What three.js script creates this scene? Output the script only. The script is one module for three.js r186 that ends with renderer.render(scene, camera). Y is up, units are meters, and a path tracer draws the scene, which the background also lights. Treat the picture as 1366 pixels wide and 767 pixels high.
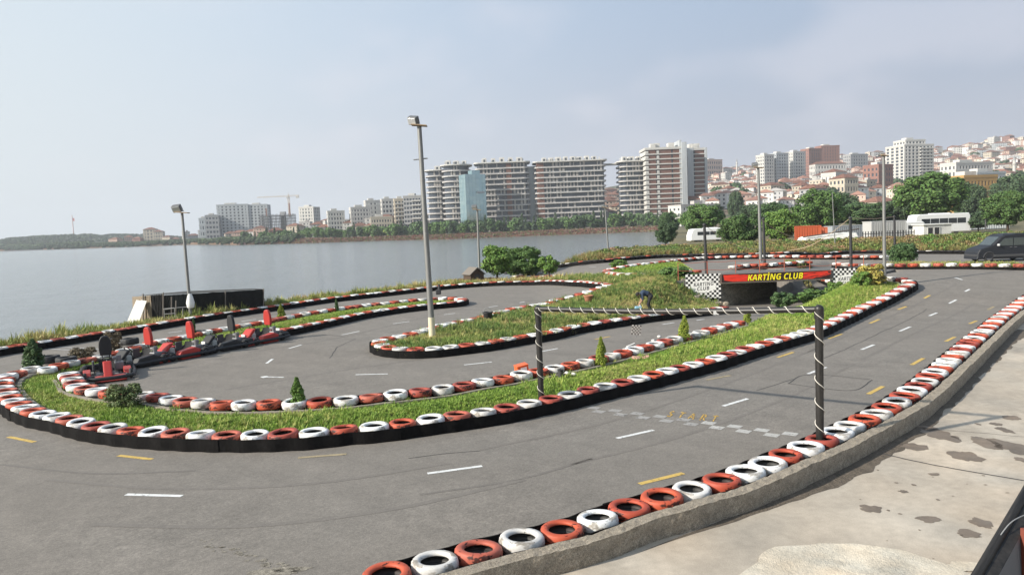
import * as THREE from 'three';
import { mergeGeometries } from 'three/addons/utils/BufferGeometryUtils.js';
import { RoundedBoxGeometry } from 'three/addons/geometries/RoundedBoxGeometry.js';
import { ImprovedNoise } from 'three/addons/math/ImprovedNoise.js';
import { MarchingCubes } from 'three/addons/objects/MarchingCubes.js';

// ---------------------------------------------------------------- camera
const scene = new THREE.Scene();
const camera = new THREE.PerspectiveCamera(41.97, 1366 / 767, 0.1, 9000);
camera.position.set(0, 4, 0);
camera.rotation.order = 'YXZ';
camera.rotation.set(-4.56 * Math.PI / 180, 0, -2.29 * Math.PI / 180);
camera.updateMatrixWorld(true);

// ---------------------------------------------------------------- sky, sun, exposure
const SUN = new THREE.Vector3(-3.95, 2.29, 1.62).normalize();
const renderer = new THREE.WebGLRenderer({ antialias: true });
renderer.toneMapping = THREE.LinearToneMapping;
renderer.toneMappingExposure = 1.46;
renderer.shadowMap.enabled = true;
const noise = new ImprovedNoise();
const NZ = (x, y, z = 0.37) => noise.noise(x, y, z);
const fbm = (x, y, z = 0.37, o = 4) => { let a = 0, k = 0.5, f = 1; for (let i = 0; i < o; i++) { a += k * NZ(x * f, y * f, z * f + i * 7.1); k *= 0.5; f *= 2.03; } return a; };
const clamp = (v, a = 0, b = 1) => Math.min(b, Math.max(a, v));
const S = (a, b, t) => { t = clamp((t - a) / (b - a)); return t * t * (3 - 2 * t); };
const mix = (a, b, t) => a + (b - a) * t;
{
  const W = 1024, Hh = 512, d = new Float32Array(W * Hh * 4);
  const hz = [0.455, 0.485, 0.56], mid = [0.375, 0.475, 0.625], top = [0.22, 0.35, 0.54], glow = [0.63, 0.685, 0.69];
  for (let j = 0; j < Hh; j++) for (let i = 0; i < W; i++) {
    const phi = (i + 0.5) / W * 2 * Math.PI - Math.PI, th = ((j + 0.5) / Hh - 0.5) * Math.PI;
    const y = Math.sin(th), c = Math.cos(th), x = c * Math.cos(phi), z = c * Math.sin(phi);
    const e = Math.max(0, y);
    // how near this direction lies to the sun's side of the sky
    const az = (x * SUN.x + z * SUN.z) / Math.max(1e-4, Math.hypot(x, z) * Math.hypot(SUN.x, SUN.z));
    const cs = x * SUN.x + y * SUN.y + z * SUN.z;
    const g = 0.86 * S(-0.8, 0.62, az) * (1 - 0.45 * S(0.1, 0.75, e)) ;
    const t1 = S(0.03, 0.3, e), t2 = S(0.25, 1.0, e);
    const cl = S(0.08, 0.5, fbm(x * 2.2 / (e + 0.35), z * 2.2 / (e + 0.35) + 3, e * 3, 5) + 0.08) * S(0.02, 0.15, e) * 0.3;
    for (let k = 0; k < 3; k++) {
      let v = mix(mix(hz[k], mid[k], t1), top[k], t2);
      v *= 0.80 + 0.20 * S(-0.9, 0.2, az);
      v = mix(v, glow[k], clamp(g));
      v = mix(v, [0.66, 0.64, 0.68][k], cl); v += glow[k] * 0.8 * Math.pow(clamp(cs), 10);
      d[(j * W + i) * 4 + k] = v * (1 - 0.35 * S(0.02, 0.3, -y));
    }
    d[(j * W + i) * 4 + 3] = 1;
  }
  const sky = new THREE.DataTexture(d, W, Hh, THREE.RGBAFormat, THREE.FloatType);
  sky.mapping = THREE.EquirectangularReflectionMapping; sky.magFilter = THREE.LinearFilter; sky.minFilter = THREE.LinearFilter; sky.wrapS = THREE.RepeatWrapping;
  sky.needsUpdate = true;
  scene.background = sky; scene.environment = sky;
}
scene.backgroundIntensity = 0.91; scene.environmentIntensity = 0.91;
const sun = new THREE.DirectionalLight(new THREE.Color(1, 0.93, 0.82), 4.95);
sun.position.copy(SUN).multiplyScalar(200); sun.castShadow = true; sun.shadow.radius = 2.2;
Object.assign(sun.shadow.camera, { left: -90, right: 90, top: 90, bottom: -90, near: 1, far: 500 });
sun.shadow.mapSize.set(4096, 4096);
sun.name = 'sun'; scene.add(sun); scene.add(sun.target);
scene.fog = new THREE.FogExp2(new THREE.Color(0.78, 0.82, 0.88), 0.0002);

// ---------------------------------------------------------------- helpers
let seed = 12345;
const rnd = () => { seed = (seed + 0x6D2B79F5) | 0; let t = Math.imul(seed ^ (seed >>> 15), 1 | seed); t = (t + Math.imul(t ^ (t >>> 7), 61 | t)) ^ t; return ((t ^ (t >>> 14)) >>> 0) / 4294967296; };
const rr = (a, b) => a + (b - a) * rnd();
const pick = a => a[Math.floor(rnd() * a.length)];
const V3 = (x, y, z) => new THREE.Vector3(x, y, z);
const taken = {};
const numbered = n => { const k = taken[n] = (taken[n] ?? -1) + 1; return k ? `${n}_${String(k).padStart(3, '0')}` : n; };
function tag(o, label, category, group, kind) { o.userData.label = label; if (category) o.userData.category = category; if (group) o.userData.group = group; if (kind) o.userData.kind = kind; return o; }
function thing(name, label, category, pos, turn = 0, group) {
  const o = new THREE.Group(); o.name = numbered(name); if (pos) o.position.copy(pos); o.rotation.y = turn; scene.add(o);
  return tag(o, label, category, group);
}
function part(name, geo, m, parent, pos, rot) {
  const o = new THREE.Mesh(geo, m); o.name = name; if (pos) o.position.set(...pos); if (rot) o.rotation.set(...rot); parent.add(o); return o;
}
function top(name, geo, m, label, category, group, kind) { const o = new THREE.Mesh(geo, m); o.name = numbered(name); scene.add(o); return tag(o, label, category, group, kind); }
function struct(name, geo, m, label) { const o = new THREE.Mesh(geo, m); o.name = numbered(name); scene.add(o); o.userData.kind = 'structure'; if (label) { o.userData.label = label; } return o; }
const G_ = (w, h, d, x = 0, y = 0, z = 0) => new THREE.BoxGeometry(w, h, d).translate(x, y, z);
const RB = (w, h, d, r, x = 0, y = 0, z = 0) => new RoundedBoxGeometry(w, h, d, 2, r).translate(x, y, z);
const merge = a => { const g = mergeGeometries(a.map(q => { const n = q.index ? q.toNonIndexed() : q; for (const k of Object.keys(n.attributes)) if (!['position', 'normal', 'uv'].includes(k)) n.deleteAttribute(k); return n; })); return g; };
function tube(pts, r, seg = 0, rad = 8) { return new THREE.TubeGeometry(new THREE.CatmullRomCurve3(pts.map(p => p.isVector3 ? p : V3(...p)), false, 'centripetal'), seg || Math.max(2, (pts.length - 1) * 6), r, rad); }
function bar(a, b, r, rad = 8, r2 = r) { a = a.isVector3 ? a : V3(...a); b = b.isVector3 ? b : V3(...b); const l = a.distanceTo(b); const g = new THREE.CylinderGeometry(r2, r, l, rad); g.translate(0, l / 2, 0); g.applyQuaternion(new THREE.Quaternion().setFromUnitVectors(V3(0, 1, 0), b.clone().sub(a).normalize())); g.translate(a.x, a.y, a.z); return g; }
const rgb = (r, g, b) => new THREE.Color().setRGB(r, g, b);
function mat(r, g, b, rough = 0.8, o = {}) { return new THREE.MeshStandardMaterial({ color: rgb(r, g, b), roughness: rough, ...o }); }

// a tiling noise texture: fn(u, v, n) gives [r, g, b] 0..1 (sRGB) where n(f, k) is periodic noise
function tex(size, fn, srgb = true) {
  const d = new Uint8Array(size * size * 4);
  const per = (u, v) => (f, k = 0) => { // blend four shifted samples so that the tile has no seam
    const a = NZ(u * f, v * f, k + 0.5), b = NZ((u - 1) * f, v * f, k + 0.5), c = NZ(u * f, (v - 1) * f, k + 0.5), e = NZ((u - 1) * f, (v - 1) * f, k + 0.5);
    return mix(mix(a, b, u), mix(c, e, u), v);
  };
  for (let j = 0; j < size; j++) for (let i = 0; i < size; i++) {
    const u = i / size, v = j / size, c = fn(u, v, per(u, v));
    for (let k = 0; k < 3; k++) d[(j * size + i) * 4 + k] = clamp(c[k]) * 255; d[(j * size + i) * 4 + 3] = 255;
  }
  const t = new THREE.DataTexture(d, size, size, THREE.RGBAFormat); t.wrapS = t.wrapT = THREE.RepeatWrapping; t.magFilter = THREE.LinearFilter; t.minFilter = THREE.LinearMipmapLinearFilter; t.generateMipmaps = true;
  if (srgb) t.colorSpace = THREE.SRGBColorSpace; t.needsUpdate = true; return t;
}

// sight lines of the photograph met with the ground, used to survey the layout
const F_PX = 1000;
function ray(px, py) { return V3(px - 683, 383.5 - py, -F_PX).applyQuaternion(camera.quaternion); }
function A(px, py, depth) { const v = ray(px, py); return v.multiplyScalar(depth / -v.z).add(camera.position); }
const TR = [[5, -27.6, 0], [7.5, -30.6, -0.05], [10.3, -34.2, -0.3], [13.75, -39, -0.62], [18.4, -43.7, -0.5], [20.6, -46, -0.15], [23, -49, 0.5], [24.5, -52, 0.85]];
function H(x, z) { // height of the made ground of the kart track
  const d = -z, b = 0.85 * S(27, 39, d) * S(1, 8, x) * (1 - 0.9 * Math.exp(-((x - 9.2) ** 2) / 2.6 - ((z + 36.8) ** 2) / 5)) * (1 - 0.6 * S(43, 47, d) * S(22, 28, x));
  let best = 1e9, lev = 0, wi = 2.1, wo = 4.4;
  for (let i = 0; i < TR.length - 1; i++) {
    const [ax, az, al] = TR[i], [bx, bz, bl] = TR[i + 1], dx = bx - ax, dz = bz - az;
    const t = clamp(((x - ax) * dx + (z - az) * dz) / (dx * dx + dz * dz));
    const q = Math.hypot(x - ax - dx * t, z - az - dz * t);
    if (q < best) { best = q; lev = mix(al, bl, t); wi = i >= 4 ? 1.7 : 2.1; wo = i >= 4 ? 2.6 : 4.4; }
  }
  const k = 1 - S(wi, wo, best);
  return mix(b, lev, k);
}
// the upper surface where the bridge deck spans the sunken lane
const DK = 0.87, deckLeft = z => 8.6 + (-39.02 - z) * 0.825;
function HU(x, z) { const l = deckLeft(z); return z < -38.9 && z > -44.7 && x > l - 0.1 && x < l + 10.9 ? DK : H(x, z); }
const HL = H;
function G(px, py, off = 0, H = HL) {
  const v = ray(px, py).normalize(); let t = 2, p;
  const at = s => v.clone().multiplyScalar(s).add(camera.position);
  for (; t < 400; t += 0.25 + t * 0.004) { p = at(t); if (p.y <= H(p.x, p.z) + off) break; }
  let a = t - 0.3 - t * 0.004, b = t;
  for (let i = 0; i < 24; i++) { const m = (a + b) / 2; p = at(m); if (p.y <= H(p.x, p.z) + off) b = m; else a = m; }
  return at(b);
}
const GP = (l, off, h) => l.map(([x, y]) => G(x, y, off, h));
function smoothLine(pts, step = 0.3, tension = 0.5) {
  const c = new THREE.CatmullRomCurve3(pts.map(p => V3(p.x, 0, p.z)), false, 'centripetal');
  const n = Math.max(2, Math.round(c.getLength() / step)); c.arcLengthDivisions = n * 4; return c.getSpacedPoints(n);
}
// sweep a closed profile [[side, up], ...] along a ground line; y0(x, z) is the base height
function sweep(line, prof, y0 = H, wob = null, uvs = 1) {
  const n = line.length, m = prof.length, pos = [], uv = [], idx = []; let len = 0;
  for (let i = 0; i < n; i++) {
    const p = line[i], a = line[Math.max(0, i - 1)], b = line[Math.min(n - 1, i + 1)];
    const tx = b.x - a.x, tz = b.z - a.z, l = Math.hypot(tx, tz) || 1, sx = -tz / l, sz = tx / l;
    if (i) len += Math.hypot(p.x - line[i - 1].x, p.z - line[i - 1].z);
    let per = 0;
    for (let j = 0; j <= m; j++) {
      const [s0, u0] = prof[j % m]; let s = s0, u = u0; if (wob) [s, u] = wob(s, u, len, j % m);
      const x = p.x + sx * s, z = p.z + sz * s; pos.push(x, y0(p.x, p.z) + u, z);
      if (j) per += Math.hypot(prof[j % m][0] - prof[j - 1][0], prof[j % m][1] - prof[j - 1][1]);
      uv.push(len * uvs, per * uvs);
    }
  }
  const w = m + 1;
  for (let i = 0; i < n - 1; i++) for (let j = 0; j < m; j++) { const a = i * w + j, b = a + 1, c = a + w, e = c + 1; idx.push(a, c, b, b, c, e); }
  const caps = THREE.ShapeUtils.triangulateShape(prof.map(q => new THREE.Vector2(...q)), []);
  for (const [a, b, c] of caps) { idx.push(a, b, c); const o = (n - 1) * w; idx.push(o + a, o + c, o + b); }
  const g = new THREE.BufferGeometry(); g.setAttribute('position', new THREE.Float32BufferAttribute(pos, 3)); g.setAttribute('uv', new THREE.Float32BufferAttribute(uv, 2)); g.setIndex(idx);
  const f = g.toNonIndexed(); f.computeVertexNormals(); return f;
}
// a ground sheet: polygon on the plan, cut into small triangles and laid on a height function
function sheet(poly, hf, cell = 0.7, uvs = 1, colf = null) {
  let P = poly.map(p => [p.x, p.z]);
  const tri = THREE.ShapeUtils.triangulateShape(P.map(p => new THREE.Vector2(p[0], p[1])), []);
  let T = tri.map(t => [...t]);
  for (let it = 0; it < 14; it++) {
    const mids = new Map(); let split = false;
    const midOf = (a, b) => {
      const dx = P[a][0] - P[b][0], dz = P[a][1] - P[b][1]; const lim = typeof cell === 'function' ? cell((P[a][0] + P[b][0]) / 2, (P[a][1] + P[b][1]) / 2) : cell;
      if (dx * dx + dz * dz <= lim * lim) return -1;
      const k = a < b ? a * 1e7 + b : b * 1e7 + a; if (!mids.has(k)) { mids.set(k, P.length); P.push([(P[a][0] + P[b][0]) / 2, (P[a][1] + P[b][1]) / 2]); } split = true; return mids.get(k);
    };
    const N = [];
    for (const [a, b, c] of T) {
      const x = midOf(a, b), y = midOf(b, c), z = midOf(c, a);
      const n = (x >= 0) + (y >= 0) + (z >= 0);
      if (n === 0) N.push([a, b, c]);
      else if (n === 3) N.push([a, x, z], [x, b, y], [z, y, c], [x, y, z]);
      else if (n === 1) { if (x >= 0) N.push([a, x, c], [x, b, c]); else if (y >= 0) N.push([a, b, y], [a, y, c]); else N.push([a, b, z], [z, b, c]); }
      else { if (x < 0) N.push([z, y, c], [a, b, y], [a, y, z]); else if (y < 0) N.push([a, x, z], [x, b, c], [x, c, z]); else N.push([x, b, y], [a, x, y], [a, y, c]); }
    }
    T = N; if (!split) break;
  }
  const pos = new Float32Array(P.length * 3), uv = new Float32Array(P.length * 2), col = colf && new Float32Array(P.length * 3), idx = [];
  P.forEach(([x, z], i) => { pos.set([x, hf(x, z), z], i * 3); uv.set([x * uvs, -z * uvs], i * 2); if (col) col.set(colf(x, z), i * 3); });
  for (const [a, b, c] of T) { const cr = (P[b][0] - P[a][0]) * (P[c][1] - P[a][1]) - (P[b][1] - P[a][1]) * (P[c][0] - P[a][0]); if (cr < 0) idx.push(a, b, c); else idx.push(a, c, b); }
  const g = new THREE.BufferGeometry(); g.setAttribute('position', new THREE.BufferAttribute(pos, 3)); g.setAttribute('uv', new THREE.BufferAttribute(uv, 2)); if (col) g.setAttribute('color', new THREE.BufferAttribute(col, 3));
  g.setIndex(idx); g.computeVertexNormals(); return g;
}
function scatter(geo, count) { // points spread evenly over a sheet
  const p = geo.attributes.position, ix = geo.index, n = ix.count / 3, cum = new Float64Array(n); let s = 0;
  const a = V3(), b = V3(), c = V3();
  for (let i = 0; i < n; i++) { a.fromBufferAttribute(p, ix.getX(i * 3)); b.fromBufferAttribute(p, ix.getX(i * 3 + 1)); c.fromBufferAttribute(p, ix.getX(i * 3 + 2)); s += b.sub(a).cross(c.sub(a)).length() / 2; cum[i] = s; }
  if (typeof count === 'object') count = Math.round(s * count.density);
  const out = [];
  for (let k = 0; k < count; k++) {
    const t = rnd() * s; let lo = 0, hi = n - 1; while (lo < hi) { const m = (lo + hi) >> 1; if (cum[m] < t) lo = m + 1; else hi = m; }
    a.fromBufferAttribute(p, ix.getX(lo * 3)); b.fromBufferAttribute(p, ix.getX(lo * 3 + 1)); c.fromBufferAttribute(p, ix.getX(lo * 3 + 2));
    let u = rnd(), v = rnd(); if (u + v > 1) { u = 1 - u; v = 1 - v; }
    out.push(V3(a.x + (b.x - a.x) * u + (c.x - a.x) * v, a.y + (b.y - a.y) * u + (c.y - a.y) * v, a.z + (b.z - a.z) * u + (c.z - a.z) * v));
  }
  return out;
}

// ---------------------------------------------------------------- surveyed lines of the track (tyre tops, 0.3 m above the ground)
const TH = 0.3;
const B1 = GP([[440, 785], [515, 762], [573, 746], [632, 730], [687, 716], [740, 704], [788, 690], [832, 674], [880, 662], [918, 650], [955, 640], [988, 628], [1018, 617], [1043, 606], [1068, 596], [1092, 586], [1135, 565], [1178, 544], [1213, 522], [1245, 497], [1276, 471], [1306, 446], [1336, 422], [1366, 400], [1400, 378]], TH);
const B2 = GP([[40, 490], [14, 497], [2, 506], [6, 520], [22, 536], [50, 548], [82, 554], [118, 563], [165, 570], [215, 574], [260, 576], [305, 577], [345, 577], [385, 575.5], [425, 573], [467, 568], [508, 565], [550, 559], [588, 554], [623, 549], [657, 544], [685, 539], [715, 533], [745, 527], [800, 514], [850, 503], [900, 490], [950, 477], [1000, 462], [1050, 448], [1085, 438], [1120, 423], [1150, 409], [1180, 396], [1205, 383], [1215, 376], [1206, 371], [1188, 369]], TH);
const B3 = GP([[90, 497], [97, 505], [103, 512], [124, 517], [144, 520.5], [180, 523], [203, 525], [237, 530], [258, 532.5], [288, 535], [317, 536], [351, 535.5], [390, 534], [429, 532], [468, 529], [507, 524.5], [543, 521], [578, 517], [612, 511.5], [641, 506], [668, 502], [695, 497], [735, 489], [780, 480], [830, 468], [870, 458], [900, 450], [940, 440], [985, 428]], TH);
const B4a = GP([[965, 409], [930, 412.5], [891, 416], [857, 420], [830, 424], [796, 429], [765, 434], [735, 441], [711, 445], [684, 449], [650, 455], [609, 460], [575, 463.5], [545, 464], [520, 462], [507, 458], [506, 453.5], [520, 449], [542, 445], [569, 438], [592, 432], [616, 427], [637, 423], [677, 412], [698, 408], [731, 403], [745, 398], [775, 391], [799, 383], [810, 379]], TH);
const B5 = GP([[62, 490], [90, 482], [130, 474], [170, 464], [196, 456.5], [215, 452.5], [260, 444], [310, 434], [350, 427.5], [400, 418], [460, 409], [520, 402], [570, 397.5], [605, 396.5], [617, 398.5], [608, 401.5], [580, 404], [530, 409.5], [480, 417], [440, 425.5], [400, 434], [368, 440]], TH);
const B6 = GP([[-60, 474], [0, 463], [50, 455.5], [100, 447.5], [150, 439.5], [210, 430], [265, 421], [300, 416], [350, 409], [400, 402], [440, 396.5], [500, 390], [560, 383.5], [600, 379.5], [660, 375.5], [720, 374], [770, 374.5], [800, 376.5], [812, 378]], TH);
const B7 = GP([[676, 363], [688, 359.5], [714, 354.5], [749, 352], [776, 348.5], [802, 346], [831, 343], [875, 340], [900, 339], [960, 338], [1040, 336.5], [1130, 334.5], [1230, 334], [1330, 334], [1420, 334]], TH);
const B8 = GP([[1030, 339.8], [1000, 340.5], [971, 341], [934, 342.5], [900, 346], [875, 349], [853, 351.5], [831, 354.5], [816, 357.5], [809, 360.5], [816, 363], [840, 364.5], [864, 364], [900, 361.5], [930, 360]], TH);
const B8b = GP([[1030, 339.8], [1067, 340.5], [1134, 340.5], [1180, 341]], TH);
const B9 = GP([[978, 354], [1000, 352], [1030, 351], [1082, 351.2], [1141, 351.8], [1193, 351.4], [1260, 351.2], [1366, 352], [1420, 352.5]], TH, HU);
const B10 = GP([[688, 368], [740, 367.5], [800, 367], [850, 364.8], [880, 363.2], [912, 361]], 0.12);

// ---------------------------------------------------------------- textures and materials
const M = {};
const tAsph = tex(1024, (u, v, n) => { const s = 0.80 + 0.06 * n(9, 1) + 0.06 * n(34, 2) + 0.12 * n(140, 3) + (rnd() - 0.5) * 0.24 + (rnd() > 0.988 ? 0.15 : 0); return [s, s * 0.992, s * 0.985]; });
const tAsphB = tex(512, (u, v, n) => { const s = 0.5 + 0.25 * n(60, 5) + (rnd() - 0.5) * 0.6; return [s, s, s]; }, false);
const tConc = tex(1024, (u, v, n) => { const s = 0.82 + 0.12 * n(4, 1) + 0.10 * n(13, 2) + 0.08 * n(60, 3) + (rnd() - 0.5) * 0.09; const w = 0.03 * n(7, 8); return [s + w, s * 0.985, s * 0.96 - w]; });
const tRough = tex(512, (u, v, n) => { const s = 0.72 + 0.14 * n(10, 1) + 0.2 * n(40, 2) + 0.3 * n(110, 4) + (rnd() - 0.5) * 0.34; return [s, s * 0.97, s * 0.92]; });
const tRoughB = tex(512, (u, v, n) => { const s = 0.5 + 0.3 * n(14, 1) + 0.3 * n(50, 2) + 0.25 * n(120, 4); return [s, s, s]; }, false);
const tPaint = tex(256, (u, v, n) => { const k = S(0.16, 0.34, n(9, 3) + 0.5 * n(30, 4)); const s = 0.92 + 0.14 * n(6, 1) + (rnd() - 0.5) * 0.1 - 0.55 * k; return [s, s * (1 - 0.05 * k), s * (1 - 0.1 * k)]; });
const tPaintW = tex(256, (u, v, n) => { const k = S(0.02, 0.4, n(5, 9) + 0.4 * n(26, 4)); const s = 0.95 - 0.3 * k + 0.08 * n(40, 2) - 0.35 * S(0.3, 0.42, n(14, 6) + 0.4 * n(50, 7)); return [s, s * (1 - 0.04 * k), s * (1 - 0.09 * k)]; });
const tRub = tex(256, (u, v, n) => { const s = 0.62 + 0.3 * n(5, 1) + 0.22 * n(24, 2) + (rnd() - 0.5) * 0.2; return [s, s * 0.98, s * 0.95]; });
const tWear = tex(512, (u, v, n) => { const s = 0.9 + 0.1 * n(8, 1) + 0.1 * n(60, 2) - 0.28 * S(0.15, 0.5, n(20, 3) + n(90, 4) * 0.6); return [s, s, s]; });
const tSoil = tex(512, (u, v, n) => { const k = S(-0.25, 0.3, n(5, 2) + 0.5 * n(16, 3)); const s = 0.75 + 0.25 * n(50, 4) + (rnd() - 0.5) * 0.3; return [s * mix(0.55, 0.36, k), s * mix(0.47, 0.44, k), s * mix(0.34, 0.18, k)]; });
const tTile = tex(256, (u, v, n) => { const s = 0.8 + 0.25 * n(6, 1) + 0.2 * n(30, 2) + (rnd() - 0.5) * 0.15; return [s, s * 0.96, s * 0.93]; });
const tWall = tex(256, (u, v, n) => { const s = 0.88 + 0.12 * n(4, 1) + 0.1 * n(20, 2) + (rnd() - 0.5) * 0.06; return [s, s, s * 0.99]; });
const rep = (t, k, k2 = k) => { const c = t.clone(); c.repeat.set(k, k2); c.needsUpdate = true; return c; };
M.asph = new THREE.MeshStandardMaterial({ color: rgb(0.285, 0.26, 0.228), map: rep(tAsph, 1 / 5), roughness: 0.86, bumpMap: rep(tAsphB, 1 / 1.6), bumpScale: 0.004, vertexColors: true });
M.conc = new THREE.MeshStandardMaterial({ color: rgb(0.62, 0.555, 0.475), map: rep(tConc, 1 / 7), roughness: 0.82, bumpMap: rep(tAsphB, 1 / 2), bumpScale: 0.002, vertexColors: true });
M.wall = new THREE.MeshStandardMaterial({ color: rgb(0.68, 0.62, 0.54), map: rep(tRough, 1 / 0.9), roughness: 0.95, bumpMap: rep(tRoughB, 1 / 0.4), bumpScale: 0.03 });
M.kerb = new THREE.MeshStandardMaterial({ color: rgb(0.46, 0.43, 0.38), map: rep(tRough, 1), roughness: 0.95 });
M.red = [[0.52, 0.09, 0.038], [0.45, 0.072, 0.034], [0.37, 0.066, 0.042], [0.47, 0.11, 0.066]].map(c => new THREE.MeshStandardMaterial({ color: rgb(...c), map: rep(tPaint, 2, 1), roughness: 0.62, vertexColors: true }));
M.white = [[0.82, 0.82, 0.80], [0.70, 0.68, 0.65], [0.80, 0.79, 0.78], [0.62, 0.6, 0.57]].map(c => new THREE.MeshStandardMaterial({ color: rgb(...c), map: rep(tPaintW, 2, 1), roughness: 0.6, vertexColors: true }));
M.belt = new THREE.MeshPhysicalMaterial({ color: rgb(0.017, 0.016, 0.017), map: rep(tRub, 0.8), roughness: 0.9, specularIntensity: 0.3 });
M.rubber = mat(0.02, 0.02, 0.021, 0.8);
M.lineW = new THREE.MeshStandardMaterial({ color: rgb(0.80, 0.80, 0.78), map: rep(tWear, 0.9), roughness: 0.8 });
M.lineY = new THREE.MeshStandardMaterial({ color: rgb(0.66, 0.45, 0.12), map: rep(tWear, 0.9), roughness: 0.8 });
M.lineOld = new THREE.MeshStandardMaterial({ color: rgb(0.36, 0.345, 0.325), map: rep(tWear, 0.7), roughness: 0.85 });
M.lineYOld = new THREE.MeshStandardMaterial({ color: rgb(0.38, 0.31, 0.19), map: rep(tWear, 0.7), roughness: 0.85 });
M.crack = mat(0.045, 0.043, 0.042, 0.9);
M.soil = new THREE.MeshStandardMaterial({ color: rgb(0.62, 0.62, 0.62), map: rep(tSoil, 1 / 3), roughness: 1 });
M.steel = new THREE.MeshStandardMaterial({ color: rgb(0.3, 0.3, 0.295), roughness: 0.55, metalness: 0.5, map: rep(tWall, 2) });
M.dark = mat(0.025, 0.025, 0.027, 0.6);
M.grey = mat(0.22, 0.22, 0.22, 0.7);

// ---------------------------------------------------------------- far land: coast, hills, sea bed
const lut = (tab, u) => { if (u <= tab[0][0]) return tab[0][1]; for (let i = 1; i < tab.length; i++) if (u <= tab[i][0]) { const [a, p] = tab[i - 1], [b, q] = tab[i]; return mix(p, q, (u - a) / (b - a)); } return tab[tab.length - 1][1]; };
const COAST = [[-900, 1500], [0, 1420], [60, 1250], [150, 1080], [250, 1020], [320, 640], [420, 565], [500, 535], [600, 458], [700, 448], [800, 445], [900, 420], [1000, 400]];
const RIDGE = [[-900, 3], [100, 4], [250, 6], [420, 9], [560, 12], [700, 26], [800, 46], [870, 55], [936, 60], [1013, 64], [1100, 72], [1200, 73], [1300, 84], [1366, 89], [1500, 92], [1900, 92], [2600, 40]];
const EDGE = [[-2000, 40], [-900, 33], [-300, 31.5], [0, 33.5], [100, 36], [250, 42], [400, 49], [500, 53], [580, 57], [640, 60], [700, 60], [760, 66], [820, 73], [870, 84], [888, 100], [896, 140], [900, 480]];
const uOf = (x, z) => { const d = Math.max(-z, 0.35 * Math.hypot(x, z), 0.5); return 683 + 1000 * x / d; };
const dOf = (x, z) => Math.max(-z, 0.35 * Math.hypot(x, z));
const seventh = smoothLine(B7, 1.2);
function behind7(x, z) { let b = seventh[0]; for (const p of seventh) if (Math.abs(p.x - x) < Math.abs(b.x - x)) b = p; return x < seventh[0].x ? -1 : b.z - z; }
function field(x, z) { const q = behind7(x, z); return mix(H(x, z), mix(0.95, 0.4, S(66, 95, -z)), S(1, 9, q)) - 0.35 * (1 - S(-0.2, 1, q)); }
function farLand(u, d, x, z) {
  const hill = 4 + lut(RIDGE, u) * d / 1000;
  const c = lut(COAST, u), k = Math.pow(clamp((d - mix(c + 45, 330, S(880, 960, u))) / mix(960 - c + 330, 1000, S(880, 960, u))), 0.8);
  let h = 0.4 + 1.4 * S(150, 420, d) + (hill - 1.8) * (u > 520 ? k : k * S(200, 560, u)) ;
  if (d > 1350) h *= 1 - 0.5 * S(1350, 2600, d);
  h += 2.2 * fbm(x / 90, z / 90, 0.2, 3) * S(420, 600, d);
  // wooded headland on the far left
  h += 22 * S(1350, 1750, d) * (1 - S(1800, 2500, d)) * S(-130, 60, u) * (1 - S(150, 320, u)) + 26 * S(2150, 2500, d) * (1 - S(20, 110, u)) * (0.8 + fbm(u / 60, 3));
  return h;
}
function terrain(x, z) {
  const r = Math.hypot(x, z); if (r < 3) return -0.6;
  const d = dOf(x, z), u = uOf(x, z), e = lut(EDGE, u), c = lut(COAST, u);
  if (z > -2 && Math.abs(x) < 60) return -0.6;
  const near = field(x, z) + (d > 62 ? 0.12 * fbm(x / 6, z / 6) : 0);
  if (u > 899) return d < 150 ? near : farLand(u, d, x, z);
  if (d <= e) return near;
  const out = mix(near, -5, S(0, 5, d - e));
  const land = farLand(u, d, x, z), t = S(-6, 14, d - c);
  return d < c - 6 ? out : mix(-5, land, t);
}
{
  const ths = []; for (let a = -180; a < 180;) { ths.push(a); a += Math.abs(a) < 42 ? 0.22 : 3; } ths.push(180);
  const rs = [0.5]; { let r = 3; while (r < 2750) { rs.push(r); r *= r < 30 ? 1.09 : r < 130 ? 1.025 : r < 380 ? 1.06 : r < 1700 ? 1.022 : 1.06; } }
  const pos = [], col = [], idx = [], uv = [], w = ths.length;
  for (const r of rs) for (const a of ths) {
    const t = a * Math.PI / 180, x = r * Math.sin(t), z = -r * Math.cos(t), y = terrain(x, z);
    pos.push(x, y, z); uv.push(x / 3, -z / 3);
    const d = dOf(x, z), u = uOf(x, z), c = lut(COAST, u); let k = fbm(x / 14, z / 14, 1.3), C = [0.20 + 0.1 * k, 0.19 + 0.07 * k, 0.10];
    if (d > 300) { const g = S(-0.15, 0.2, fbm(x / 40, z / 40, 4.2)); C = [mix(0.24, 0.06, g), mix(0.19, 0.09, g), mix(0.13, 0.03, g)]; if (u < 380 && d > 1000) C = [0.05 + 0.02 * k, 0.08 + 0.03 * k, 0.035]; if (d - c < 26 && u < 905) C = [0.22, 0.15, 0.10]; }
    col.push(...C);
  }
  for (let i = 0; i < rs.length - 1; i++) for (let j = 0; j < w - 1; j++) { const a = i * w + j, b = a + 1, c = a + w, e = c + 1; idx.push(a, b, c, b, e, c); }
  const g = new THREE.BufferGeometry(); g.setAttribute('position', new THREE.Float32BufferAttribute(pos, 3)); g.setAttribute('uv', new THREE.Float32BufferAttribute(uv, 2)); g.setAttribute('color', new THREE.Float32BufferAttribute(col, 3)); g.setIndex(idx); g.computeVertexNormals();
  struct('ground', g, new THREE.MeshStandardMaterial({ vertexColors: true, map: rep(tTile, 1), roughness: 1 }));
}
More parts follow.
